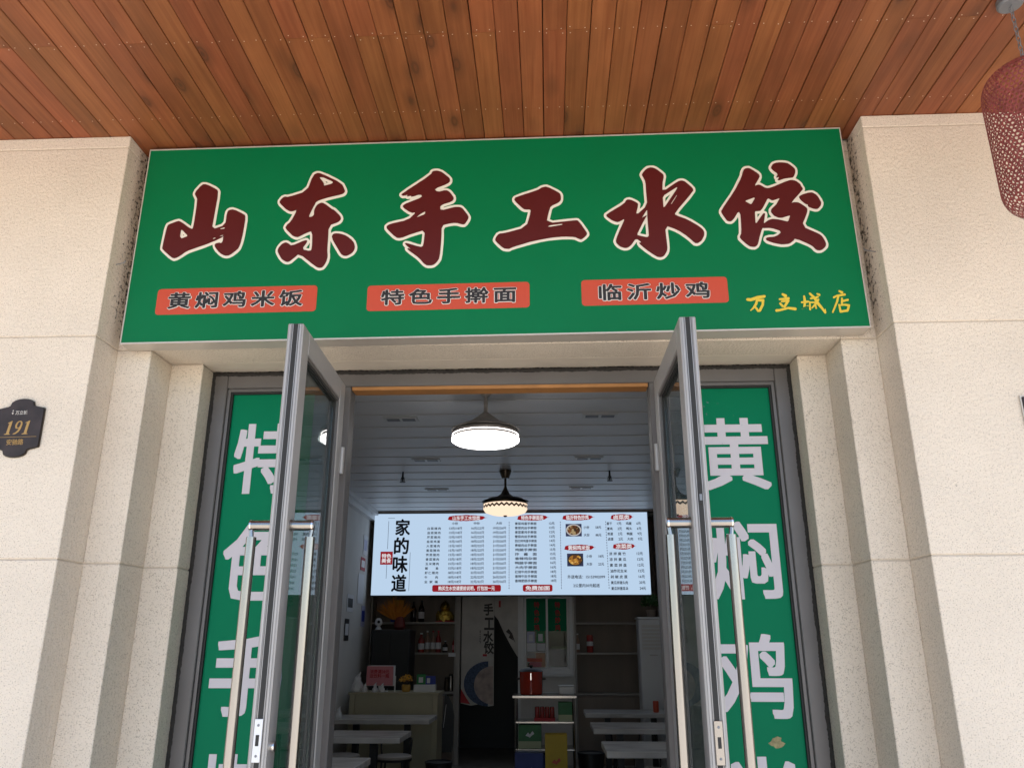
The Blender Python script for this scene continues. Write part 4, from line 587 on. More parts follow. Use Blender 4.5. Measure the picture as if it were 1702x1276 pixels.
# ================================================================ inside the shop: ceiling, lamps
CZ = 3.48
ceil = struct(bx('ceiling', M['dark'], None, -2.7, 1.7, 3.345, 13.9, CZ + .016, CZ + .05))
pw = .4
cp = MB().box(-2.12, 2.12, 0, pw - .006, 0, .01, .0035).mesh('ceiling_panel')
for i in range(25):
    obj('ceiling_panel', cp, M['ceil'], ceil, (-.5, 3.37 + i * pw, CZ)).rotation_euler = (radians(0.8), 0, 0)
def fan_lamp(label, x, y, z0, warm):
    T = thing('ceiling_lamp', label, 'lamp', (x, y, z0))
    top = CZ - z0
    if not warm:
        MB().lathe([(.238, .0), (.245, .02)], n=40).build('diffuser', M['lamp_white'], T)
        MB().lathe([(.247, -.004), (.258, .006), (.258, .026), (.247, .026)], n=40).build('rim', M['lamp_white'], T); MB().lathe([(.205, -.0008), (.2375, -.0035), (.2465, -.0045), (.2468, .01)], n=40).build('groove_ring', M['bronze'], T)
        MB().lathe([(.252, .030), (.252, .075), (.23, .085)], n=40).build('drum', M['silver'], T)
        MB().lathe([(.2535, .047), (.2555, .050), (.2535, .053)], n=40).build('light_ring', M['lamp_white'], T)
        MB().lathe([(.25, .094), (.225, .112), (.13, .150), (.07, .195), (.03, .225), (.02, .235)], n=36).build('cowl', M['silver'], T)
        MB().tube([(0, 0, .22), (0, 0, top - .02)], .016, 12).build('rod', M['silver'], T); MB().lathe([(.03, top - .04), (.05, top - .01), (.05, top)], n=20).build('canopy', M['silver'], T)
        bl = M['silver']
    else:
        MB().lathe([(.02, -.002), (.16, .012), (.225, .035), (.245, .065)], n=40).build('diffuser', M['lamp_warm'], T)
        zig = MB(); N = 56
        for i in range(N):
            a0, a1 = 2 * pi * i / N, 2 * pi * (i + 1) / N; za, zb = (.064 + .024 * (i % 2), .064 + .024 * ((i + 1) % 2))
            zig.add([(.249 * cos(a0), .249 * sin(a0), za), (.249 * cos(a1), .249 * sin(a1), zb), (.249 * cos(a1), .249 * sin(a1), zb + .024), (.249 * cos(a0), .249 * sin(a0), za + .024)], [(0, 1, 2, 3)])
        MB().lathe([(.246, .066), (.247, .118)], n=40).build('shade_band', M['lamp_warm'], T); zig.build('zigzag_trim', M['bronze'], T)
        MB().lathe([(.012, -.018), (.022, -.006), (.022, .0)], n=14).build('finial', M['bronze'], T)
        MB().lathe([(.25, .120), (.252, .135), (.20, .18), (.10, .205), (.05, .24), (.02, .30), (.016, .32)], n=36).build('cowl', M['bronze'], T)
        MB().tube([(0, 0, .31), (0, 0, top - .05)], .013, 12).build('rod', M['bronze'], T); MB().lathe([(.04, top - .09), (.065, top - .02), (.068, top)], n=20).build('canopy', M['bronze'], T)
        bl = M['black']
    zb = .088 if not warm else .150
    for k in range(3):  # folded fan blades on top of the drum
        a = 2 * pi * k / 3 + .4; pts = []
        for i in range(9):
            t = a + i / 8 * 1.7; pts.append((.262 * cos(t), .262 * sin(t), zb)); 
        inn = [(p[0] * .62, p[1] * .62, zb + .012) for p in pts]
        MB().add(pts + inn + [(p[0], p[1], p[2] + .003) for p in pts + inn], [(i, i + 1, 10 + i, 9 + i) for i in range(8)] + [(18 + i, 27 + i, 28 + i, 19 + i) for i in range(8)] + [(i, 18 + i, 19 + i, i + 1) for i in range(8)]).build('fan_blade', bl, T)
    return T
fan_lamp('round white ceiling fan lamp, lit, on a silver rod near the doorway', -.47, 5.92, 3.075, False)
fan_lamp('warm lit bronze ceiling fan lamp with zigzag trim hanging before the menu', -.475, 8.89, 2.975, True)
def spot(x, y, lab):
    T = thing('ceiling_downlight', lab, 'downlight', (x, y, CZ - .001), 'twin downlights in the shop ceiling')
    bx('frame', M['white'], T, -.15, .15, -.065, .065, -.008, 0, .002)
    for s in (-1, 1):
        bx('lens', M['lens'], T, s * .068 - .055, s * .068 + .055, -.035, .035, -.011, -.0082)
for x, y, w in ((-1.27, 6.68, 'nearest the door beside the white lamp, left wall side'), (.457, 6.64, 'nearest the door beside the white lamp, right wall side'), (-1.29, 8.3, 'midway along the ceiling, left wall side'), (.44, 8.29, 'midway along the ceiling, right wall side'), (-1.40, 10.0, 'just before the menu board, left wall side'), (.42, 9.95, 'just before the menu board, right wall side')):
    spot(x, y, 'white twin downlight ' + w)
for x, y, w in ((-1.644, 8.9, 'left of the bronze lamp'), (.70, 8.93, 'right of the bronze lamp')):
    T = thing('fire_sprinkler', 'small dark pendant fire sprinkler in the ceiling ' + w, 'sprinkler', (x, y, CZ - .12), 'ceiling sprinklers')
    MB().lathe([(.032, .0), (.034, .004), (.006, .008)], n=12).build('deflector', M['black'], T); MB().lathe([(.006, .008), (.012, .03), (.012, .05), (.009, .12)], n=10).build('body', M['black'], T)
    MB().tube([(-.016, 0, .005), (-.02, 0, .03), (-.014, 0, .055)], .004, 6).tube([(.016, 0, .005), (.02, 0, .03), (.014, 0, .055)], .004, 6).build('yoke', M['black'], T)
cor = thing('crown_moulding', 'white stepped crown moulding along the left shop wall top', 'moulding')
bx('moulding', M['white'], cor, -2.619, -2.50, 9.2, 11.95, CZ - .06, CZ - .001); bx('moulding', M['white'], cor, -2.619, -2.55, 9.2, 11.95, CZ - .13, CZ - .061)
pil = thing('wall_pilaster', 'pale tan upright timber lining on the left wall inside the doorway', 'pilaster')
bx('lining', M['board'], pil, -2.619, -2.50, 9.0, 9.19, .05, CZ - .002)

# ================================================================ the lit menu board
MX0, MX1, MZ0, MZ1, MY = -2.55, 1.437, 2.283, 3.443, 11.7
MN = thing('menu_board', 'wide backlit white menu board with columns of dishes and prices', 'menu board', (0, MY, 0))
bx('casing', M['black'], MN, MX0 - .012, MX1 + .012, .006, .10, MZ0 - .012, MZ1 + .012)
bx('light_face', M['menu_face'], MN, MX0, MX1, 0, .005, MZ0, MZ1)
bx('top_rail', M['board'], MN, MX0 - .012, MX1 + .15, -.02, .12, MZ1 + .0125, CZ - .001)
UW, UH = MX1 - MX0, MZ1 - MZ0
def mu(u, v): return MX0 + u * UW, MZ1 - v * UH          # board fractions, v down
def mtext(body, u0, u1, v0, v1, mat='menu_ink', off=.012, name='menu_text', sp=1.0, y=-.0015, bold=0):
    x0, z1 = mu(u0, v0); x1, z0 = mu(u1, v1)
    if bold: return obj(name, fit(bold_mesh(body, .06, bold * .06, .0006, spacing=sp, n=6), x0, x1, z0, z1), M[mat], MN, (0, y, 0))
    return obj(name, fit(bold_mesh(body, .06, .0013, .0006, spacing=sp, n=4), x0, x1, z0, z1), M[mat], MN, (0, y, 0))
def rule(u0, u1, v0, v1, mat='menu_ink'):
    x0, z1 = mu(u0, v0); x1, z0 = mu(u1, v1); bx('menu_rule', M[mat], MN, x0, x1, -.0012, -.0002, z0, z1)
for i, ch in enumerate('家的味道'): mtext(ch, .078 - .002 * i, .133 - .002 * i, .065 + .228 * i, .275 + .228 * i, bold=.03, name='calligraphy')
rule(.052, .0533, .09, .44); rule(.052, .0533, .62, .80); rule(.136, .1372, .48, .95); rule(.05, .075, .052, .056)
sx0, sz1 = mu(.028, .47); sx1, sz0 = mu(.073, .63)
bx('seal', M['menu_red'], MN, sx0, sx1, -.0022, -.0002, sz0, sz1)
mtext('特色\n美食', .033, .068, .495, .61, 'menu_white', name='seal_text', y=-.003, bold=.03)
def banner(body, u0, u1, v0, v1, split=True):
    x0, z1 = mu(u0, v0); x1, z0 = mu(u1, v1); h = z1 - z0; w = x1 - x0; P = []
    if split:   # dry brush swash
        n = 14
        for i in range(n + 1):
            t = i / n; P.append((x0 + w * t, (z0 + z1) / 2 + h * .5 * math.sin(pi * min(1, .06 + t * .94)) ** .35 * random.uniform(.86, 1)))
        P += [(x1 + w * .06, z0 + h * .62), (x1 - w * .03, z0 + h * .5), (x1 + w * .03, z0 + h * .38)]
        for i in range(n + 1):
            t = 1 - i / n; P.append((x0 + w * t - w * .03, (z0 + z1) / 2 - h * .5 * math.sin(pi * min(1, .06 + t * .94)) ** .35 * random.uniform(.86, 1)))
    else: P = round_rect(x0, x1, z0, z1, h * .25)
    obj('banner', shape_mesh([P], .001, 1.0), M['menu_red'], MN, (0, -.0012, 0))
    du = (u1 - u0) * (.10 if split else .09); dv = (v1 - v0) * (.14 if split else .17)
    mtext(body, u0 + du, u1 - du * (1.6 if split else 1), v0 + dv, v1 - dv, 'menu_white', name='banner_text', y=-.0032, bold=.03)
banner('山东手工水饺类', .275, .412, .018, .098); banner('特色手擀面类', .53, .64, .02, .10); banner('临沂特色炒鸡', .695, .805, .02, .10); banner('黄焖鸡米饭', .700, .806, .395, .475); banner('卤菜类', .870, .948, .02, .10); banner('凉菜类', .874, .952, .38, .46)
banner('购买生水饺请提前说明，打包加一元', .221, .468, .878, .96, False); banner('免费加面', .546, .652, .878, .96, False)
for t, u in (('小份', .298), ('中份', .378), ('大份', .460)): mtext(t, u - .011, u + .011, .108, .142)
names = ['白菜猪肉', '韭菜猪肉', '芹菜猪肉', '韭菜鸡蛋', '大葱猪肉', '香菇猪肉', '荠菜猪肉', '香菜猪肉', '玉米猪肉', '鲅　　鱼', '虾仁猪肉', '牛　　肉', '全 家 福']
pr = [(13, 16, 19)] * 3 + [(15, 18, 21)] * 7 + [(18, 22, 26)] * 3
for i, (nm, p_) in enumerate(zip(names, pr)):
    v = .17 + i * .0545; du = -.0012 * i * .4
    mtext(nm, .197 + du, .246 + du, v, v + .034, sp=1.25)
    for u, a, n_ in zip((.301, .382, .462), p_, (18, 22, 26)): mtext('%d元/%d只' % (a, n_), u - .024, u + .024, v, v + .034)
noodles = [('青菜鸡蛋手擀面', 12), ('青菜肉丝手擀面', 12), ('青菜素鸡手擀面', 12), ('雪菜肉丝手擀面', 12), ('西红柿鸡蛋手擀面', 14), ('青椒肉丝手擀面', 14), ('鸡腿手擀面', 15), ('炸　酱　面', 15), ('香辣鸡杂面', 15), ('鸭腿手擀面', 16), ('大肉手擀面', 16), ('红烧牛肉手擀面', 18), ('香辣牛肚手擀面', 18), ('香辣肥肠手擀面', 18)]
for i, (nm, p_) in enumerate(noodles):
    v = .115 + i * .0538; mtext(nm, .518, .597, v, v + .036, off=.02); mtext('%d元' % p_, .643 + .0003 * i, .663 + .0003 * i, v, v + .034)
mtext('小份　　58元', .768, .832, .165, .203); mtext('大份　　88元', .768, .832, .26, .298); mtext('小份　　18元', .775, .838, .52, .558); mtext('大份　　22元', .775, .838, .615, .653)
mtext('外送电话：15153902099', .706, .840, .765, .808); mtext('2公里内30元起送', .726, .820, .868, .912)
for i, (a, b, c, e) in enumerate((('香干', '1元', '鸡腿', '6元'), ('素鸡', '2元', '鸭头', '6元'), ('煎蛋', '2元', '鸭腿', '9元'), ('卤蛋', '2元', '大肉', '9元'))):
    v = .12 + i * .064
    for t, u, hw in ((a, .862, .010), (b, .898, .008), (c, .932, .0105), (e, .968, .008)): mtext(t, u - hw + .001 * i, u + hw + .001 * i, v, v + .038)
for i, (nm, p_) in enumerate((('凉 拌 腐 竹', 12), ('凉 拌 黄 瓜', 12), ('素 菜 拼 盘', 12), ('油炸花生米', 12), ('剁 椒 皮 蛋', 16), ('黄瓜拌猪头肉', 20), ('黄瓜拌猪耳朵', 24))):
    v = .49 + i * .0695; mtext(nm, .857 + .0006 * i, .917 + .0006 * i, v, v + .04); mtext('%d元' % p_, .956 + .0008 * i, .978 + .0008 * i, v, v + .038)
for u, sk in ((.497, 0), (.684, .0), (.849, .004)):
    dm = MB()
    for i in range(26):
        x0, z1 = mu(u + sk * i / 26, .11 + i * .032); dm.box(x0 - .004, x0 + .004, -.0012, -.0002, z1 - .02, z1)
    stuff(dm.build('dashed_rule', M['menu_ink'], MN))
for u0, v0, m1, rim in ((.703, .14, 'dish1', 'dish_rim'), (.706, .505, 'dish2', 'dish_rim_dark')):
    x0, z1 = mu(u0, v0); x1, z0 = mu(u0 + .058, v0 + .155); w, h = (x1 - x0) / 2, (z1 - z0) / 2; cx, cz = x0 + w, z0 + h
    ph = bx('dish_photo', M['dish_bg'], MN, x0, x1, -.0022, -.0002, z0, z1)
    for s, mt, y in ((.97, rim, -.0032), (.80, m1, -.0042)):
        obj('dish' if s < .9 else 'plate', shape_mesh([[(cx + w * s * cos(a * pi / 14), cz + h * s * .97 * sin(a * pi / 14)) for a in range(28)]], .0008, 1.0), M[mt], ph, (0, y, 0))

# ================================================================ back of the shop: kitchen partition, doorway curtain, window
KB = thing('kitchen_partition', 'pale partition wall at the back with curtained doorway', 'wall')
KY = 12.0
bx('wall', M['wall'], KB, -.42, .355, KY, KY + .1, .05, .98); bx('wall', M['wall'], KB, .33, .355, KY, KY + .1, .981, 3.48); bx('wall', M['wall'], KB, -1.32, .355, KY + .001, KY + .1, 2.33, 3.479)
bx('door_post', M['shelf'], KB, -1.345, -1.285, KY - .02, KY + .12, .05, 2.33); bx('door_post', M['white'], KB, -.455, -.42, KY - .012, KY + .11, .05, 2.329)
bx('counter_ledge', M['white'], KB, -.42, .33, KY - .08, KY - .001, .965, .985)
CU = thing('door_curtain', 'printed cloth door curtain with black calligraphy and a dumpling bowl, right half pulled aside', 'curtain', (0, KY + .03, 0))
def cloth(poly, name, mat, par, y=0, unit=1.0): return obj(name, shape_mesh([poly], .002, unit), M[mat], par, (0, y, 0))
left = cloth([(-1.27, 2.30), (-.80, 2.30), (-.80, .80), (-.88, .79), (-1.0, .82), (-1.12, .80), (-1.265, .83)], 'curtain_half', 'curtain', CU)
right = cloth([(-.798, 2.30), (-.43, 2.30), (-.425, 1.42), (-.47, 1.46), (-.56, 1.60), (-.66, 1.78), (-.74, 1.95), (-.798, 2.02)], 'curtain_half', 'curtain', CU)
for i, (ch, z) in enumerate(zip('手工水饺', (2.10, 1.90, 1.72, 1.57))): obj('calligraphy', fit(bold_mesh(ch, .2, .007), -.072, .072, -.085, .085), M['ink'], left, (-.885 + .012 * (i % 2), -.003, z))
bowl = [(-.88 + .345 * cos(radians(t)), 1.09 + .30 * sin(radians(t))) for t in range(90, 271, 12)]
cloth(bowl, 'bowl_rim', 'curtain_blue', left, -.003)
cloth([(-.81 + .27 * cos(radians(t)), 1.07 + .255 * sin(radians(t))) for t in range(90, 271, 12)], 'dumplings', 'curtain_food', left, -.0055)
cloth([(-1.265, .84), (-1.265, 1.02), (-1.20, .92), (-1.13, .82)], 'red_corner', 'redprint', left, -.0045)
obj('small_print', fit(text_mesh('手\n工\n水\n饺', .03, .02, .0005), -.012, .012, -.09, .09), M['ink'], left, (-1.0, -.003, 1.72))
bx('red_seal', M['redprint'], right, -.735, -.705, -.004, -.0015, 2.13, 2.22); bx('red_seal', M['redprint'], left, -.96, -.90, -.004, -.0015, 1.455, 1.485)
obj('mountain_mark', shape_mesh([[(-.62, 1.78), (-.66, 1.74), (-.60, 1.70), (-.62, 1.66), (-.55, 1.62), (-.57, 1.66), (-.52, 1.58), (-.57, 1.72)]], .0006, 1.0), M['ink'], right, (.03, -.003, .05))
bx('curtain_rod', M['grey_metal'], CU, -1.284, -.457, -.006, .006, 2.305, 2.32)
KW = thing('kitchen_window', 'white framed sliding kitchen window with green film on its panes', 'window', (0, KY, 0))
W0, W1, Z0, Z1 = -.419, .329, 1.22, 2.329
for a in ((W0, W0 + .05, Z0, Z1), (W1 - .05, W1, Z0, Z1), (W0 + .0505, W1 - .0505, Z1 - .05, Z1), (W0 + .0505, W1 - .0505, Z0, Z0 + .06)): bx('frame', M['white'], KW, a[0], a[1], -.03, .06, a[2], a[3], .004)
bx('window_sill', M['white'], KW, W0 + .001, W1 - .001, -.06, .06, Z0 - .03, Z0 - .001); bx('apron', M['wall'], KW, W0 + .001, W1 - .001, .001, .06, .986, Z0 - .031)
for x0, x1, y in ((-.366, -.022, -.012), (-.062, .277, .02)):
    sash = MB(); sash.box(x0, x0 + .03, y, y + .025, Z0 + .061, Z1 - .051).box(x1 - .03, x1, y, y + .025, Z0 + .061, Z1 - .051).box(x0 + .03, x1 - .03, y, y + .025, Z0 + .061, Z0 + .09).box(x0 + .03, x1 - .03, y, y + .025, Z1 - .08, Z1 - .051)
    s_ = sash.build('sash', M['white'], KW); bx('pane', M['kitchen_glass'], s_, x0 + .03, x1 - .03, y + .010, y + .014, Z0 + .09, Z1 - .08)
    bx('green_film', M['film'], s_, x0 + .032, x1 - .032, y + .007, y + .0092, 1.80, Z1 - .082)
    for i in range(4): obj('film_character', fit(bold_mesh('特色炒鸡'[i], .1, .003), -.04, .04, -.045, .045), M['redprint'], s_, ((x0 + x1) / 2 + .01, y + .0062, 2.16 - .105 * i))
kd = thing('pane_notices', 'cluster of small paper notices and cards stuck on the kitchen window', 'notice', (0, KY - .006, 0))
bx('card', M['lilac'], kd, -.325, -.215, -.002, 0, 1.64, 1.79); bx('card', M['card_green'], kd, -.19, -.075, -.002, 0, 1.64, 1.80); bx('card', M['paper'], kd, -.325, -.20, -.002, 0, 1.52, 1.635); bx('card', M['paper'], kd, -.185, -.065, -.002, 0, 1.53, 1.63)
bx('card_panel', M['paper'], kd, -.30, -.24, -.0026, -.0021, 1.66, 1.75); bx('card_panel', M['paper'], kd, -.165, -.10, -.0026, -.0021, 1.66, 1.76)
fp = thing('painted_reflection', 'small warm-toned painted reflection of a person with an orange band at the window foot', 'reflection', (0, KY - .016, 0))  # flat coloured pieces painting the reflection of a person in the kitchen window
bx('sheet', M['skin'], fp, -.20, -.07, -.002, 0, 1.31, 1.50); bx('band', M['orange'], fp, -.32, -.11, -.006, -.0025, 1.385, 1.43); bx('reflection_lower', M['pink'], fp, -.29, -.12, -.005, -.0022, 1.315, 1.38)  # sheet and the rest are flat pieces of the painted reflection
lt = thing('price_strip', 'pale shelf label strip behind the right kitchen window pane', 'label', (0, KY + .05, 0)); bx('strip', M['carton_pale'], lt, .02, .24, 0, .004, 1.55, 1.59)

# shelf units either side
def shelf_unit(name, label, x0, x1, boards, post):
    U = thing(name, label, 'shelf', (0, KY, 0))
    bx('back_panel', M['board'], U, x0, x1, .30, .32, .05, 3.47)
    for z in boards: bx('shelf_board', M['shelf'], U, x0 + .021, x1 - .021, 0, .299, z - .025, z)
    for x in (x0, x1 - .02): bx('side_panel', M['shelf'], U, x, x + .02, 0, .30, .05, 3.47)
    bx('base_cupboard', M['board'], U, x0 + .021, x1 - .021, .01, .299, .05, .93)
    for k in range(3): 
        w_ = (x1 - x0 - .05) / 3; bx('cupboard_door', M['board'], U, x0 + .024 + k * w_, x0 + .020 + (k + 1) * w_, -.008, .0095, .08, .90, .002)
    return U
shelf_unit('shelf_unit', 'wood backed wall shelves with bottles behind the counter', -2.60, -1.35, (.98, 1.505, 1.925), 1)
shelf_unit('shelf_unit', 'nearly empty wood backed wall shelves beside the white cabinet', .36, 1.60, (.965, 1.505, 1.915), 1)
def bottle(label, x, z, h, r, mat, cap, lab=None, y=KY + .12):
    T = thing('bottle', label, 'bottle', (x, y, z), 'bottles on the wall shelves')
    MB().lathe([(r * .9, 0), (r, .006), (r, h * .58), (r * .8, h * .68), (r * .38, h * .80), (r * .34, h * .93)], n=16).build('body', M[mat], T)
    MB().lathe([(r * .42, h * .93), (r * .42, h)], n=12).build('cap', M[cap], T)
    if lab: MB().lathe([(r * 1.012, h * .16), (r * 1.012, h * .46)], n=16).build('label', M[lab], T)
sx = lambda c: -1.32 + (c - 612) * .0029
bottle('tall black bottle on the top shelf next to the orange box', sx(380), 1.926, .29, .042, 'bottle_dark', 'black')
bottle('tall black bottle with white foot label on the top shelf', sx(420), 1.926, .31, .042, 'bottle_dark', 'black', 'paper')
for c, h, r, m_, cp_, lb, tx in ((352, .20, .022, 'bottle_dark', 'black', 'paper', 'thin dark bottle at the black cabinet end of the middle shelf'), (376, .28, .040, 'bottle_dark', 'black', 'lilac', 'dark bottle with pale label on the middle shelf'), (424, .27, .046, 'bottle_red', 'white', 'paper', 'wide red sauce bottle with white cap on the middle shelf'), (455, .30, .036, 'bottle_tan', 'white', 'paper', 'tan bottle with white cap next to the wide red bottle'), (483, .30, .036, 'bottle_tan', 'redprint', 'paper', 'tan bottle with red cap in the middle of the row'), (510, .30, .038, 'bottle_red', 'redprint', 'paper', 'red bottle with red cap at the end of the row'), (545, .16, .036, 'bottle_dark', 'white', 'paper', 'short squat jar on the middle shelf'), (591, .22, .032, 'bottle_red', 'black', 'pink', 'slim red bottle with black cap beside the door post')):
    bottle(tx, sx(c), 1.506, h, r, m_, cp_, lb)
bottle('slim pale-capped bottle on the nearly empty shelves', .40, 1.506, .26, .030, 'bottle_tan', 'white', 'paper')
T = thing('drink_can', 'tall red drink can on the nearly empty shelves', 'can', (.575, KY + .1, 1.506)); MB().lathe([(.040, 0), (.046, .012), (.046, .225), (.038, .24)], n=18).build('body', M['bottle_red'], T); MB().lathe([(.0465, .09), (.0465, .15)], n=18).build('label', M['paper'], T)
T = thing('gift_box', 'upright orange box with purple base on the top shelf', 'box', (sx(300), KY + .12, 1.926)); bx('box', M['petal'], T, -.075, .075, -.04, .04, .055, .31, .003); bx('base', M['blue'], T, -.095, .095, -.05, .05, 0, .0545, .003)
T = thing('gold_ornament', 'round gold ornament with many coins on the top shelf', 'ornament', (sx(540), KY + .12, 1.926))
MB().lathe([(.09, 0), (.13, .03), (.135, .09), (.10, .14), (.06, .17), (.075, .20), (.06, .25), (.015, .29)], n=20).build('body', M['goldmetal'], T)
for k in range(14):
    a = -pi / 2 + random.uniform(-1.2, 1.2); z = random.uniform(.02, .14); o = MB().lathe([(.022, 0), (.024, .004), (.022, .008)], n=10).build('coin', M['goldmetal'], T, (.135 * cos(a), .135 * sin(a), z)); o.rotation_euler = (radians(80), 0, a + pi / 2)
bx('base', M['redprint'], T, -.12, .14, -.10, .10, -.0005, .012)
T = thing('shelf_tag', 'small white price tag on the middle shelf edge by the door post', 'tag', (sx(588), KY - .006, 1.47)); bx('tag', M['paper'], T, -.06, .06, 0, .004, -.02, .03)

# ================================================================ dark cabinet, grasses, wall notices at the left
T = thing('black_cabinet', 'tall black cabinet behind the counter below the orange grasses', 'cabinet', (0, 11.55, .05))
bx('body', M['black'], T, -2.47, -1.93, 0, .42, .0, 1.76, .006); bx('door', M['black'], T, -2.45, -2.205, -.014, -.001, .05, 1.72, .003); bx('door', M['black'], T, -2.195, -1.95, -.014, -.001, .05, 1.72, .003); bx('handle', M['grey_metal'], T, -2.225, -2.215, -.03, -.0145, .8, 1.0)
T = thing('pampas_bouquet', 'bunch of orange dyed pampas grass in a dark red vase', 'bouquet', (-2.13, 11.78, 1.81))
MB().lathe([(.05, 0), (.085, .04), (.07, .14), (.05, .18)], n=16).build('vase', M['vase'], T)
pp = MB()
for k in range(420):
    a = random.uniform(0, 2 * pi); t = random.random() ** .6; le = random.uniform(.16, .36); tilt = .15 + .75 * t
    dx, dy = sin(tilt) * cos(a), sin(tilt) * sin(a) * .5; b0 = Vector((dx * .08 - .05, dy * .08, .14)); e0 = b0 + Vector((dx, dy, cos(tilt))) * le + Vector((-.03, 0, -.05 * t))
    w = Vector((random.uniform(-1, 1), random.uniform(-1, 1), 0)).normalized() * .006
    mid = (b0 + e0) / 2 + Vector((dx * .02, dy * .02, .03)); pp.add([b0 - w * .4, b0 + w * .4, mid + w, e0, mid - w], [(0, 1, 2, 3, 4)])
stuff(pp.build('plumes', M['pampas'], T))
T = thing('security_camera', 'small white dome security camera standing on the black cabinet', 'camera', (-2.40, 11.62, 1.81))
MB().lathe([(.045, 0), (.048, .01), (.03, .03), (.022, .05)], n=16).build('base', M['white'], T); MB().lathe([(.02, .05), (.042, .065), (.052, .10), (.042, .14), (.015, .158)], n=18).build('head', M['white'], T); MB().tube([(.01, -.046, .105), (.012, -.056, .107)], .02, 12).build('lens', M['black'], T)
nx = -2.616
def notice(label, y0, y1, z0, z1, mat, extra=None):
    T = thing('wall_notice', label, 'notice', (nx, (y0 + y1) / 2, (z0 + z1) / 2), 'papers on the left wall')
    w, h = (y1 - y0) / 2, (z1 - z0) / 2; bx('sheet', M[mat], T, 0, .003, -w, w, -h, h)
    if extra: bx('print', M[extra], T, .0032, .0045, -w * .75, w * .75, -h * .5, h * .55)
notice('white paper notice high on the left wall above the red card', 11.35, 11.60, 2.82, 3.10, 'paper', 'lilac')
notice('small red card with white lettering on the left wall', 11.25, 11.52, 2.60, 2.78, 'redprint', 'white')
notice('white certificate on the left wall below the red card', 11.15, 11.50, 2.15, 2.55, 'paper')
notice('tall white price sheet on the left wall near the timber lining', 10.60, 10.95, 2.02, 2.24, 'paper', 'dark')
notice('narrow black sign with white lettering low on the left wall', 10.55, 10.78, 1.66, 1.93, 'black', 'paper')
notice('pale blue poster on the left wall behind the orange grasses', 11.45, 11.68, 1.85, 2.13, 'lilac', 'blue')

# ================================================================ counter and what stands on it
T = thing('service_counter', 'beige laminate service counter at the back left', 'counter', (0, 10.6, .05))
bx('front_panel', M['counter'], T, -2.44, -1.47, .012, .03, 0, .97); bx('end_post', M['counter'], T, -2.51, -2.441, 0, .5, 0, .97, .004); bx('end_post', M['counter'], T, -1.469, -1.40, 0, .5, 0, .97, .004); bx('top', M['counter'], T, -2.53, -1.385, -.01, .52, .971, .995, .004)
CT = 1.0455
T = thing('pink_notice_stand', 'pink card notice in a clear stand on the counter', 'notice', (-2.16, 10.72, CT)); 
bx('card', M['pink'], T, -.175, .165, 0, .006, .075, .305); bx('clear_sheet', M['paper'], T, -.17, .19, .0065, .01, .07, .315); bx('foot', M['white'], T, -.1, .1, -.03, .05, 0, .012); bx('support', M['white'], T, .185, .20, -.004, .012, 0, .19); bx('stem', M['white'], T, -.02, .02, .011, .02, .012, .08)
obj('lettering', fit(bold_mesh('消费满38元\n送饮料一瓶', .05, .0015), -.125, .125, -.05, .05), M['redprint'], T, (-.01, -.0012, .215))
T = thing('flower_pot', 'yellow flowers in a small glazed pot on the counter', 'flowers', (-1.83, 10.76, CT)); MB().lathe([(.045, 0), (.055, .02), (.058, .07), (.05, .085)], n=16).build('pot', M['pot'], T)
pt = MB()
for k in range(160):
    a = random.uniform(0, 2 * pi); b = random.uniform(.1, 1.4); p0 = Vector((sin(b) * cos(a), sin(b) * sin(a), cos(b) * .9)) * random.uniform(.055, .105) + Vector((0, 0, .11))
    u = Vector((random.uniform(-1, 1), random.uniform(-1, 1), random.uniform(-1, 1))).normalized() * .014; w = u.orthogonal().normalized() * .007; pt.add([p0 - u, p0 + w, p0 + u, p0 - w], [(0, 1, 2, 3)])
stuff(pt.build('blossom', M['petal'], T))
T = thing('payment_stand', 'green and blue payment card stand on the counter', 'stand', (-1.58, 10.72, CT)); bx('base', M['white'], T, -.145, .13, -.02, .08, 0, .085, .004); bx('green_card', M['card_green'], T, -.11, .0, .0, .008, .09, .21); bx('blue_card', M['blue'], T, .005, .13, -.006, .002, .09, .19); bx('card_panel', M['paper'], T, -.085, -.03, -.002, -.0005, .11, .175); bx('card_panel', M['paper'], T, .02, .06, -.008, -.0065, .105, .165); bx('ledge', M['paper'], T, -.14, .13, -.024, -.0205, .06, .083)
def bag(label, x, y, z, s, grp=None, lean=0):
    T = thing('tissue_pack', label, 'tissues', (x, y, z)); 
    MB().lathe([(.05 * s, 0), (.062 * s, .02 * s), (.055 * s, .07 * s), (.03 * s, .10 * s), (.036 * s, .13 * s), (.008 * s, .16 * s)], n=7).build('pack', M['white'], T); MB().tube([(0, 0, .12 * s), (.012 * s, -.01 * s, .16 * s), (.03 * s, -.012 * s, .185 * s)], [.02 * s, .014 * s, .004 * s], 5).build('tissue', M['paper'], T)
bag('tall white plastic-wrapped tissue pack at the wall end of the counter', -2.44, 10.7, CT, 1.25); bag('low white tissue pack on the counter left of the pink notice', -2.33, 10.64, CT, .6); bag('pointed white paper parcel before the pink notice', -2.20, 10.63, CT, .62); bag('folded white parcel under the pink notice edge', -2.11, 10.63, CT, .6)
for x, m_, h, lb in ((-1.355, 'bronze', .17, 'small bronze tin'), (-1.30, 'steel', .21, 'shiny steel flask beside the counter'), (-1.235, 'bronze', .20, 'brown canister by the door post')):
    T = thing('canister', lb + ' on the ledge behind the counter', 'canister', (x * 1.07 - .03, KY - .0 + .12, .981)); MB().lathe([(.035, 0), (.036, .005), (.036, h * .8), (.030, h * .84), (.03, h)], n=16).build('body', M[m_], T); MB().lathe([(.031, h), (.028, h + .02)], n=12).build('lid', M['black'], T)

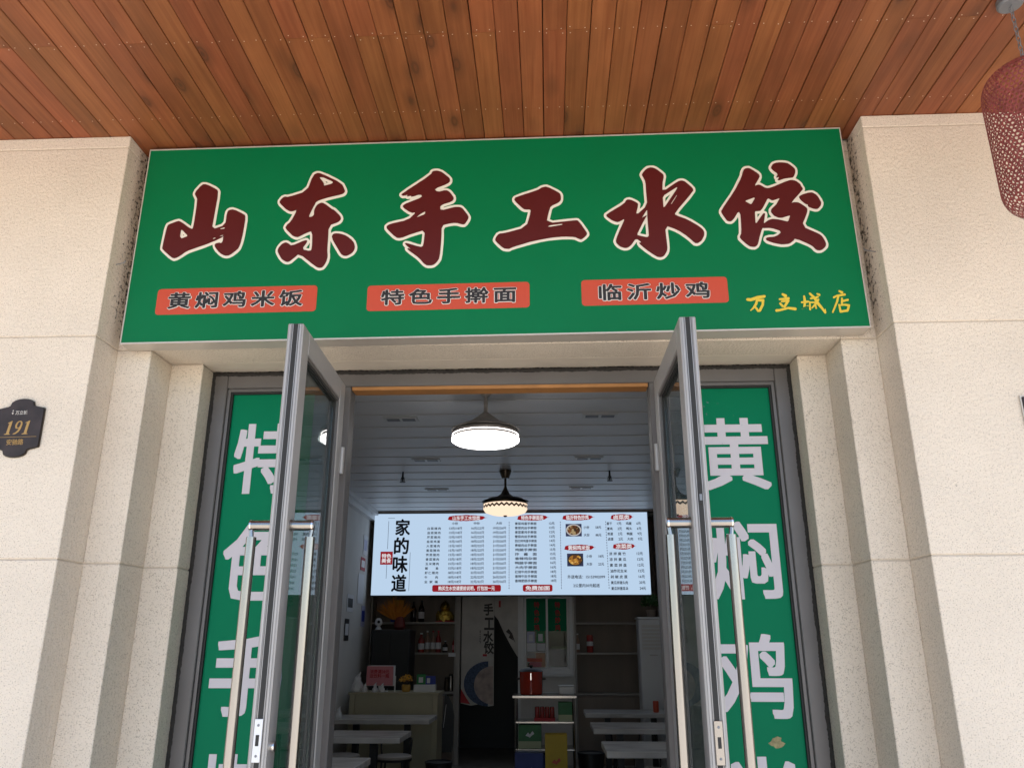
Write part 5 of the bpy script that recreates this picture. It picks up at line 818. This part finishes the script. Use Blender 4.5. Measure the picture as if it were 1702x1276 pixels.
# ================================================================ dining tables and stools
def table(label, x0, x1, y0, y1):
    T = thing('dining_table', label, 'table', ((x0 + x1) / 2, (y0 + y1) / 2, .05)); w, l = (x1 - x0) / 2, (y1 - y0) / 2
    bx('tabletop', M['marble'], T, -w, w, -l, l, .70, .75, .005)
    for s in (-1, 1):
        bx('leg', M['black'], T, s * w * .5 - .035, s * w * .5 + .035, -.035, .035, 0.0305, .6995); bx('foot', M['black'], T, s * w * .5 - .05, s * w * .5 + .05, -l * .8, l * .8, 0, .03, .004)
table('pale marble dining table along the left wall nearest the counter', -2.59, -1.38, 9.75, 10.45); table('pale marble dining table along the left wall, middle of three', -2.59, -1.38, 7.88, 8.54); table('pale marble dining table along the left wall nearest the doors', -2.59, -1.36, 5.85, 6.54)
table('pale marble dining table along the right wall, the one with the red can', .43, 1.60, 10.72, 11.42); table('pale marble dining table along the right wall, middle of three', .43, 1.60, 8.80, 9.55); table('pale marble dining table along the right wall nearest the doors', .44, 1.60, 6.98, 7.70)
T = thing('dining_stool', 'black framed round stool with pale seat standing between the left wall tables', 'stool', (-1.66, 9.17, .05), 'dining stools')
MB().lathe([(.17, .42), (.185, .425), (.185, .445), (.175, .452)], n=24).build('seat', M['shelf'], T); MB().lathe([(.188, .40), (.190, .4195)], n=24).build('seat_ring', M['black'], T)
for k in range(4): a = pi / 4 + k * pi / 2; MB().tube([(.15 * cos(a), .15 * sin(a), .40), (.20 * cos(a), .20 * sin(a), 0)], .011, 8).build('leg', M['black'], T)
MB().tube([(.175 * cos(radians(t)), .175 * sin(radians(t)), .18) for t in range(0, 361, 20)], .008, 6).build('foot_ring', M['black'], T)
MB().tube([(.18 * cos(radians(35)), .18 * sin(radians(35)), .41), (.20 * cos(radians(35)), .2 * sin(radians(35)), .58)] + [(.205 * cos(radians(t)), .205 * sin(radians(t)), .60) for t in range(40, 141, 10)] + [(.2 * cos(radians(145)), .2 * sin(radians(145)), .58), (.18 * cos(radians(145)), .18 * sin(radians(145)), .41)], .011, 8).build('backrest', M['black'], T)
for x, y, r, lb in ((-2.22, 9.2, .2, 'black framed round stool close to the left wall between tables'), (-1.75, 7.2, .1, 'black framed round stool before the left middle table'), (.86, 10.22, pi, 'black framed round stool at the right table with the red can'), (1.36, 10.2, pi, 'black framed round stool by the right wall at the red can table'), (.95, 8.25, pi, 'black framed round stool before the right middle table')): dup(T, (x, y, .05), r, lb)
T = thing('drink_can', 'orange drink can standing on the far right table', 'can', (1.33, 10.95, .8005)); MB().lathe([(.030, 0), (.036, .008), (.036, .125), (.030, .135)], n=18).build('body', M['orange'], T); MB().lathe([(.029, .135), (.027, .137)], n=18).build('lid', M['silver'], T)
bag('white tissue pack on the left table by the counter', -2.46, 9.9, .8005, .7)

# ================================================================ steel cart, cooking pot, cartons
T = thing('steel_cart', 'stainless steel kitchen cart stacked with cartons in the aisle', 'cart', (0, 9.8, .05))
bx('top', M['steel'], T, -.44, .30, 0, .45, .975, 1.01, .006); bx('shelf', M['steel'], T, -.41, .27, .01, .44, .715, .73); bx('shelf', M['steel'], T, -.41, .27, .01, .44, .43, .445); bx('shelf', M['steel'], T, -.41, .27, .01, .44, .10, .115)
for x in (-.405, .265):
    for y in (.02, .43): MB().tube([(x, y, .974), (x, y, .0)], .012, 8).build('leg', M['steel'], T)
CZt = 1.0605
T = thing('cooking_pot', 'red enamel cooking pot with black lid on the steel cart', 'pot', (-.225, 10.0, CZt)); MB().lathe([(.12, 0), (.132, .01), (.138, .24), (.142, .25)], n=28).build('body', M['red'], T); MB().lathe([(.144, .2505), (.12, .275), (.05, .288), (.02, .29)], n=28).build('lid', M['black'], T); MB().lathe([(.012, .29), (.022, .31), (.018, .322)], n=12).build('lid_knob', M['black'], T)
for s in (-1, 1): MB().tube([(s * .136, -.03, .17), (s * .165, -.03, .17), (s * .165, .03, .17), (s * .136, .03, .17)], .010, 8).build('handle', M['black'], T)
bx('badge', M['chrome'], T, -.004, .004, -.142, -.137, .16, .235)
T = thing('food_container', 'white plastic food container on the steel cart', 'container', (.185, 10.05, CZt)); bx('tub', M['white'], T, -.09, .09, -.07, .07, 0, .085, .008); bx('lid', M['paper'], T, -.095, .095, -.075, .075, .0855, .098, .004)
T = thing('can_tray', 'red tray of drink cans on the cart shelf', 'cans', (-.07, 9.92, .7805)); bx('tray', M['redprint'], T, -.12, .12, -.07, .07, 0, .035)
for i in range(4):
    for j in range(2): MB().lathe([(.024, 0), (.027, .006), (.027, .105), (.022, .115)], n=12).build('can', M['bottle_red'], T, (-.085 + i * .057, -.032 + j * .062, .0355))
def carton(label, x0, x1, y0, y1, z0, z1, m1, m2, split=.35, extra=None):
    T = thing('carton', label, 'carton', ((x0 + x1) / 2, y0, z0)); w = (x1 - x0) / 2; h = z1 - z0
    bx('box', M[m1], T, -w, w, 0, y1 - y0, 0, h, .003); bx('printed_band', M[m2], T, -w + .002, w - .002, -.0012, .0005, .004, h * split)
    if extra: obj('printed_mark', shape_mesh([[(-.05, .0), (-.02, .035), (.0, .012), (.03, .05), (.05, .02), (.02, .0), (.0, -.02), (-.02, -.01)]], .0006, 1.0), M[extra], T, (0, -.0016, h * .55))
carton('green and white milk carton on the upper cart shelf', .085, .245, 9.83, 10.0, .7805, .985, 'carton_green', 'carton_pale'); carton('green milk carton with white marks on the lower cart shelf', -.37, -.11, 9.825, 10.02, .4955, .745, 'carton_green', 'carton_pale', .32, 'paper')
carton('tall yellow carton standing on the floor before the cart', -.068, .175, 9.52, 9.72, .0505, .675, 'carton_yellow', 'petal', .12, 'orange'); carton('blue drink carton with white swirl under the cart', -.40, -.09, 9.58, 9.76, .0505, .48, 'carton_blue', 'blue', .3, 'paper'); carton('dark blue carton on the bottom cart shelf', -.38, .05, 9.84, 10.1, .1655, .43, 'carton_blue', 'lilac', .15)
def bin_(label, x, y, h, r):
    T = thing('waste_bin', label, 'bin', (x, y, .05)); MB().lathe([(r * .78, 0), (r, h - .02)], n=24).build('body', M['black'], T); MB().lathe([(r * 1.02, h - .0195), (r * 1.05, h), (r * .97, h + .004), (r * .9, h - .01)], n=24).build('rim', M['black'], T)
bin_('round black waste bin by the end of the counter', -1.22, 9.45, .36, .145); bin_('round dark waste bin between the cart and the right tables', .45, 9.95, .40, .15)
T = thing('apron', 'black apron hanging from the end of the counter', 'apron', (-1.31, 10.75, .35)); 
ap = shape_mesh([[(-.02, .66), (.03, .64), (.075, .55), (.10, .42), (.095, .1), (.08, .0), (-.04, .0), (-.05, .3)]], .03, 1.0); obj('cloth', ap, M['black'], T); MB().tube([(.0, -.02, .55), (-.015, -.022, .40), (-.03, -.02, .28)], .003, 5).build('strap', M['paper'], T); MB().tube([(-.055, 0, .66), (.0, 0, .66)], .006, 6).build('hook', M['grey_metal'], T)

# ================================================================ standing air conditioner and plant
T = thing('air_conditioner', 'tall white floor standing air conditioner in the back right corner', 'air conditioner', (1.42, 11.6, .05))
bx('body', M['white'], T, -.19, .19, 0, .34, 0, 1.90, .012); bx('cap', M['white'], T, -.205, .195, -.012, .35, 1.901, 1.925, .006); bx('front_panel', M['white'], T, -.17, .17, -.010, -.0005, .15, 1.45, .004); bx('outlet', M['wall'], T, -.15, .15, -.006, -.0005, 1.50, 1.82); bx('badge', M['chrome'], T, -.06, .05, -.013, -.0105, 1.42, 1.428)
for k in range(6): bx('louvre', M['white'], T, -.145, .145, -.014, -.0065, 1.53 + k * .047, 1.55 + k * .047)
T = thing('potted_plant', 'small bushy green plant in a pot on the air conditioner', 'plant', (1.43, 11.76, 1.976)); MB().lathe([(.05, 0), (.07, .09), (.078, .10)], n=16).build('pot', M['board'], T)
lf = MB()
for k in range(300):
    a = random.uniform(0, 2 * pi); b = random.uniform(0, 1.9); p0 = Vector((sin(b) * cos(a), sin(b) * sin(a), cos(b))) * random.uniform(.06, .14) + Vector((0, 0, .19)); u = Vector((random.uniform(-1, 1), random.uniform(-1, 1), random.uniform(-1, 1))).normalized() * .028; w = u.orthogonal().normalized() * .012; lf.add([p0 - u, p0 + w, p0 + u, p0 - w], [(0, 1, 2, 3)])
stuff(lf.build('foliage', M['leaf'], T)); MB().tube([(0, 0, .09), (.01, 0, .2)], .006, 5).build('stem', M['board'], T)
